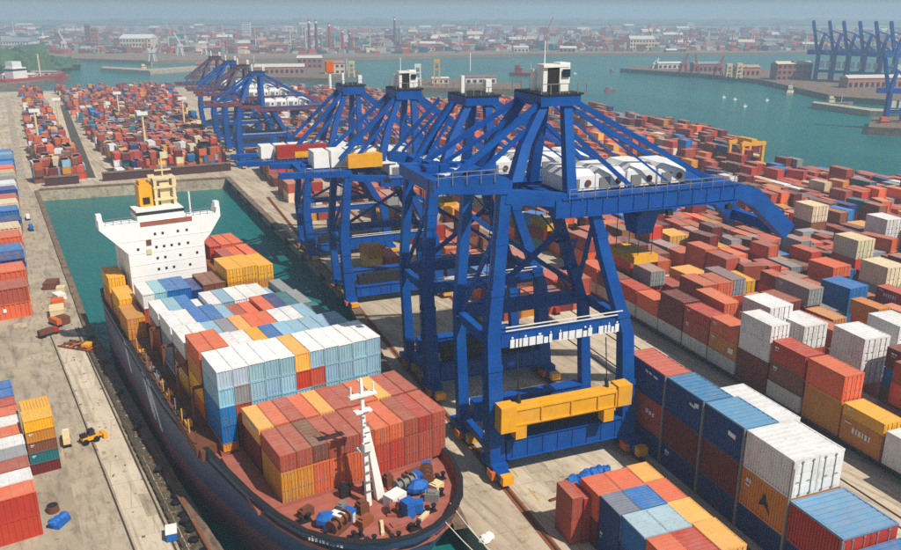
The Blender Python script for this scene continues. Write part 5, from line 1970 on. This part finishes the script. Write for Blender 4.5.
wht, rdc = srgb(222, 222, 218), srgb(168, 72, 60)
for (px, py, h, c, lean) in ((65, 52, 24, wht, -.4), (181, 56, 25, wht, -.45), (205, 55, 18, wht, .3), (153, 62, 22, wht, .5)):
    luffing_crane(px, py, h, c, 'white jib crane on the far left shore', 'white jib cranes on the far shore', lean)
for k in range(50):
    px = rr.uniform(420, 810) if k % 3 else rr.uniform(20, 420)
    luffing_crane(px, rr.uniform(34, 51), rr.uniform(10, 20) * (1.4 if k % 4 == 0 else 1), rdc, 'red jib crane on the far shore across the channel', 'red jib cranes on the far shore', rr.choice([-.6, -.4, .3, .5, .7]), rr.uniform(-.6, .6))
for (px, py, h, lean) in ((545, 46, 40, .4), (560, 48, 20, .5), (600, 48, 16, -.4), (675, 46, 22, .5), (685, 47, 20, .5), (450, 50, 18, -.5), (520, 48, 18, .4), (470, 48, 16, .5)):
    luffing_crane(px, py, h, rdc, 'red jib crane on the far shore across the channel', 'red jib cranes on the far shore', lean)
for (px, py, h, lean) in ((683, 73, 15, .2), (695, 74, 15, -.2), (718, 76, 15, .25), (655, 69, 9, .3)):
    luffing_crane(px, py, h, rdc if px != 655 else wht, 'red jib crane on the right pier' if px != 655 else 'white jib crane at the tip of the right pier', 'jib cranes on the right pier', lean)


for k in range(90):
    px, py = rr.uniform(0, 820), rr.uniform(32, 52)
    p = at(px, py)
    h = rr.uniform(9, 30)
    o = MB().cyl((0, 0, 0), (0, 0, h), .7, .35, 6).build('lattice_mast', rr.choice(['cream', 'red', 'white', 'grey']), None, (p.x, p.y, .3))
    MB().box((0, 0, h * .86), (3.0, .6, .6)).build('mast_arm', 'grey', o)
    tag(o, 'slender mast standing on the hazy far shore', 'mast', 'masts on the far shore')


# ship-to-shore cranes with their booms up on the far right terminal
def raised_crane(px, py, s, lab, group):
    p = at(px, py)
    o = empty('container_crane', (p.x, p.y, .5), -YAW - .25, lab, 'crane', group)
    cb_ = srgb(10, 92, 180)

    def part(n_, b):
        return b.build(n_, 'blue', o, color=cb_)
    for x in (-7 * s, 7 * s):
        for y in (-5 * s, 5 * s):
            part('leg', MB().beam((x, y, 0), (x * .92, y * .9, 26 * s), 2.4 * s))
    for y in (-5 * s, 5 * s):
        part('portal_beam', MB().beam((-7 * s, y, 9 * s), (7 * s, y, 9 * s), 2.0 * s))
    part('girder', MB().box((5 * s, 0, 25 * s), (44 * s, 7 * s, 4.4 * s)))
    part('machinery_house', MB().box((12 * s, 0, 27.7 * s), (9 * s, 5 * s, 3 * s)))
    for y in (-2 * s, 2 * s):
        part('boom', MB().beam((-8 * s, y, 27 * s), (-15 * s, y, 56 * s), 2.2 * s))
        part('apex_leg', MB().beam((-7 * s, y * 1.8, 26 * s), (-3 * s, y * .4, 45 * s), 2.2 * s))
        part('stay', MB().beam((-3 * s, y * .4, 45 * s), (18 * s, y, 27.5 * s), 1.3 * s))
        part('stay', MB().beam((-3 * s, y * .4, 45 * s), (-13 * s, y, 48 * s), 1.0 * s))
    part('boom_tip', MB().box((-15 * s, 0, 55.5 * s), (2 * s, 5.4 * s, 1.6 * s)))
    for k in (-3, 3):
        MB().box((k * s, -5.2 * s, 13 * s), (4 * s, .5 * s, 6 * s)).build('panel', 'white', o)
    return o


for (px, py) in ((822, 81), (838, 82), (852, 83), (868, 84), (884, 85), (899, 86)):
    raised_crane(px, py, .74, 'blue container crane with raised boom on the far terminal', 'raised boom cranes on the far terminal')
raised_crane(893, 123, .52, 'blue container crane standing apart at the near pier head', None)


# boats on the water
def boat(px, py, L, hullc, topc, lab, rz=0.0, cat='boat', group=None):
    p = at(px, py, -3)
    o = empty('boat', (p.x, p.y, -3), rz, lab, cat, group)
    wd = L * .2
    h = L * .09
    b = MB()
    rings = []
    for z, k in ((-.4, .82), (h, 1.0)):
        rings.append([(-L / 2, -wd / 2 * k, z), (L * .28, -wd / 2 * k, z), (L / 2 * (.9 + .1 * k), 0, z * 1.25), (L * .28, wd / 2 * k, z), (-L / 2, wd / 2 * k, z)])
    b.loft(rings)
    b.build('hull', hullc, o)
    c = MB().box((-L * .25, 0, h), (L * .2, wd * .7, h * 1.4)).box((-L * .27, 0, h * 2.4), (L * .13, wd * .6, h * .8)).build('wheelhouse', topc, o)
    MB().box((-L * .25, 0, h * 2.0), (L * .204, wd * .72, h * .25)).build('window', 'glass', c)
    MB().cyl((L * .1, 0, h), (L * .1, 0, h * 4), L * .008 + .1, n=6).build('mast', 'cream', o)
    return o


boat(527, 76, 30, 'red', 'red', 'red hulled freighter at anchor behind the crane apex', -.9, 'ship')
boat(790, 94, 20, 'cream', 'white', 'cream and white motor vessel by the right pier head', .6, 'ship')
boat(610, 91, 9, 'red', 'red', 'small red launch out on the channel', -.2)
boat(612, 72, 8, 'red', 'red', 'small red boat far up the channel', .4)
for (px, py) in ((724, 98), (735, 100), (745, 107), (767, 101), (575, 74)):
    boat(px, py, 5.5, 'white', 'white', 'tiny white launch under way on the channel', .3, 'boat', 'white launches on the channel')
boat(838, 105, 18, 'grey', 'cream', 'grey barge lying off the right pier', -.5, 'barge')
boat(895, 131, 22, 'dark', 'orange', 'dark barge moored under the near blue crane', -.6, 'barge')
boat(35, 84, 60, 'red', 'white', 'long red and white ship berthed at the left pier', .62, 'ship')
boat(150, 71, 22, 'dark', 'cream', 'dark coaster passing the breakwater', .1, 'ship')

# ------------------------------------------------------------------ haze
bx = MB().box((0, 2250, -7.5), (9200, 5940, 83))
hz = bx.build('haze', 'white')
hz.data.materials.clear()
hm = bpy.data.materials.new('haze')
hm.use_nodes = True
hn = hm.node_tree
hn.nodes.remove(hn.nodes['Principled BSDF'])
pv = hn.nodes.new('ShaderNodeVolumePrincipled')
pv.inputs['Color'].default_value = (0.58, 0.80, 1.0, 1)
pv.inputs['Density'].default_value = 0.00053
pv.inputs['Anisotropy'].default_value = 0.1
hn.links.new(pv.outputs[0], hn.nodes['Material Output'].inputs['Volume'])
hz.data.materials.append(hm)
tag(hz, kind='stuff')
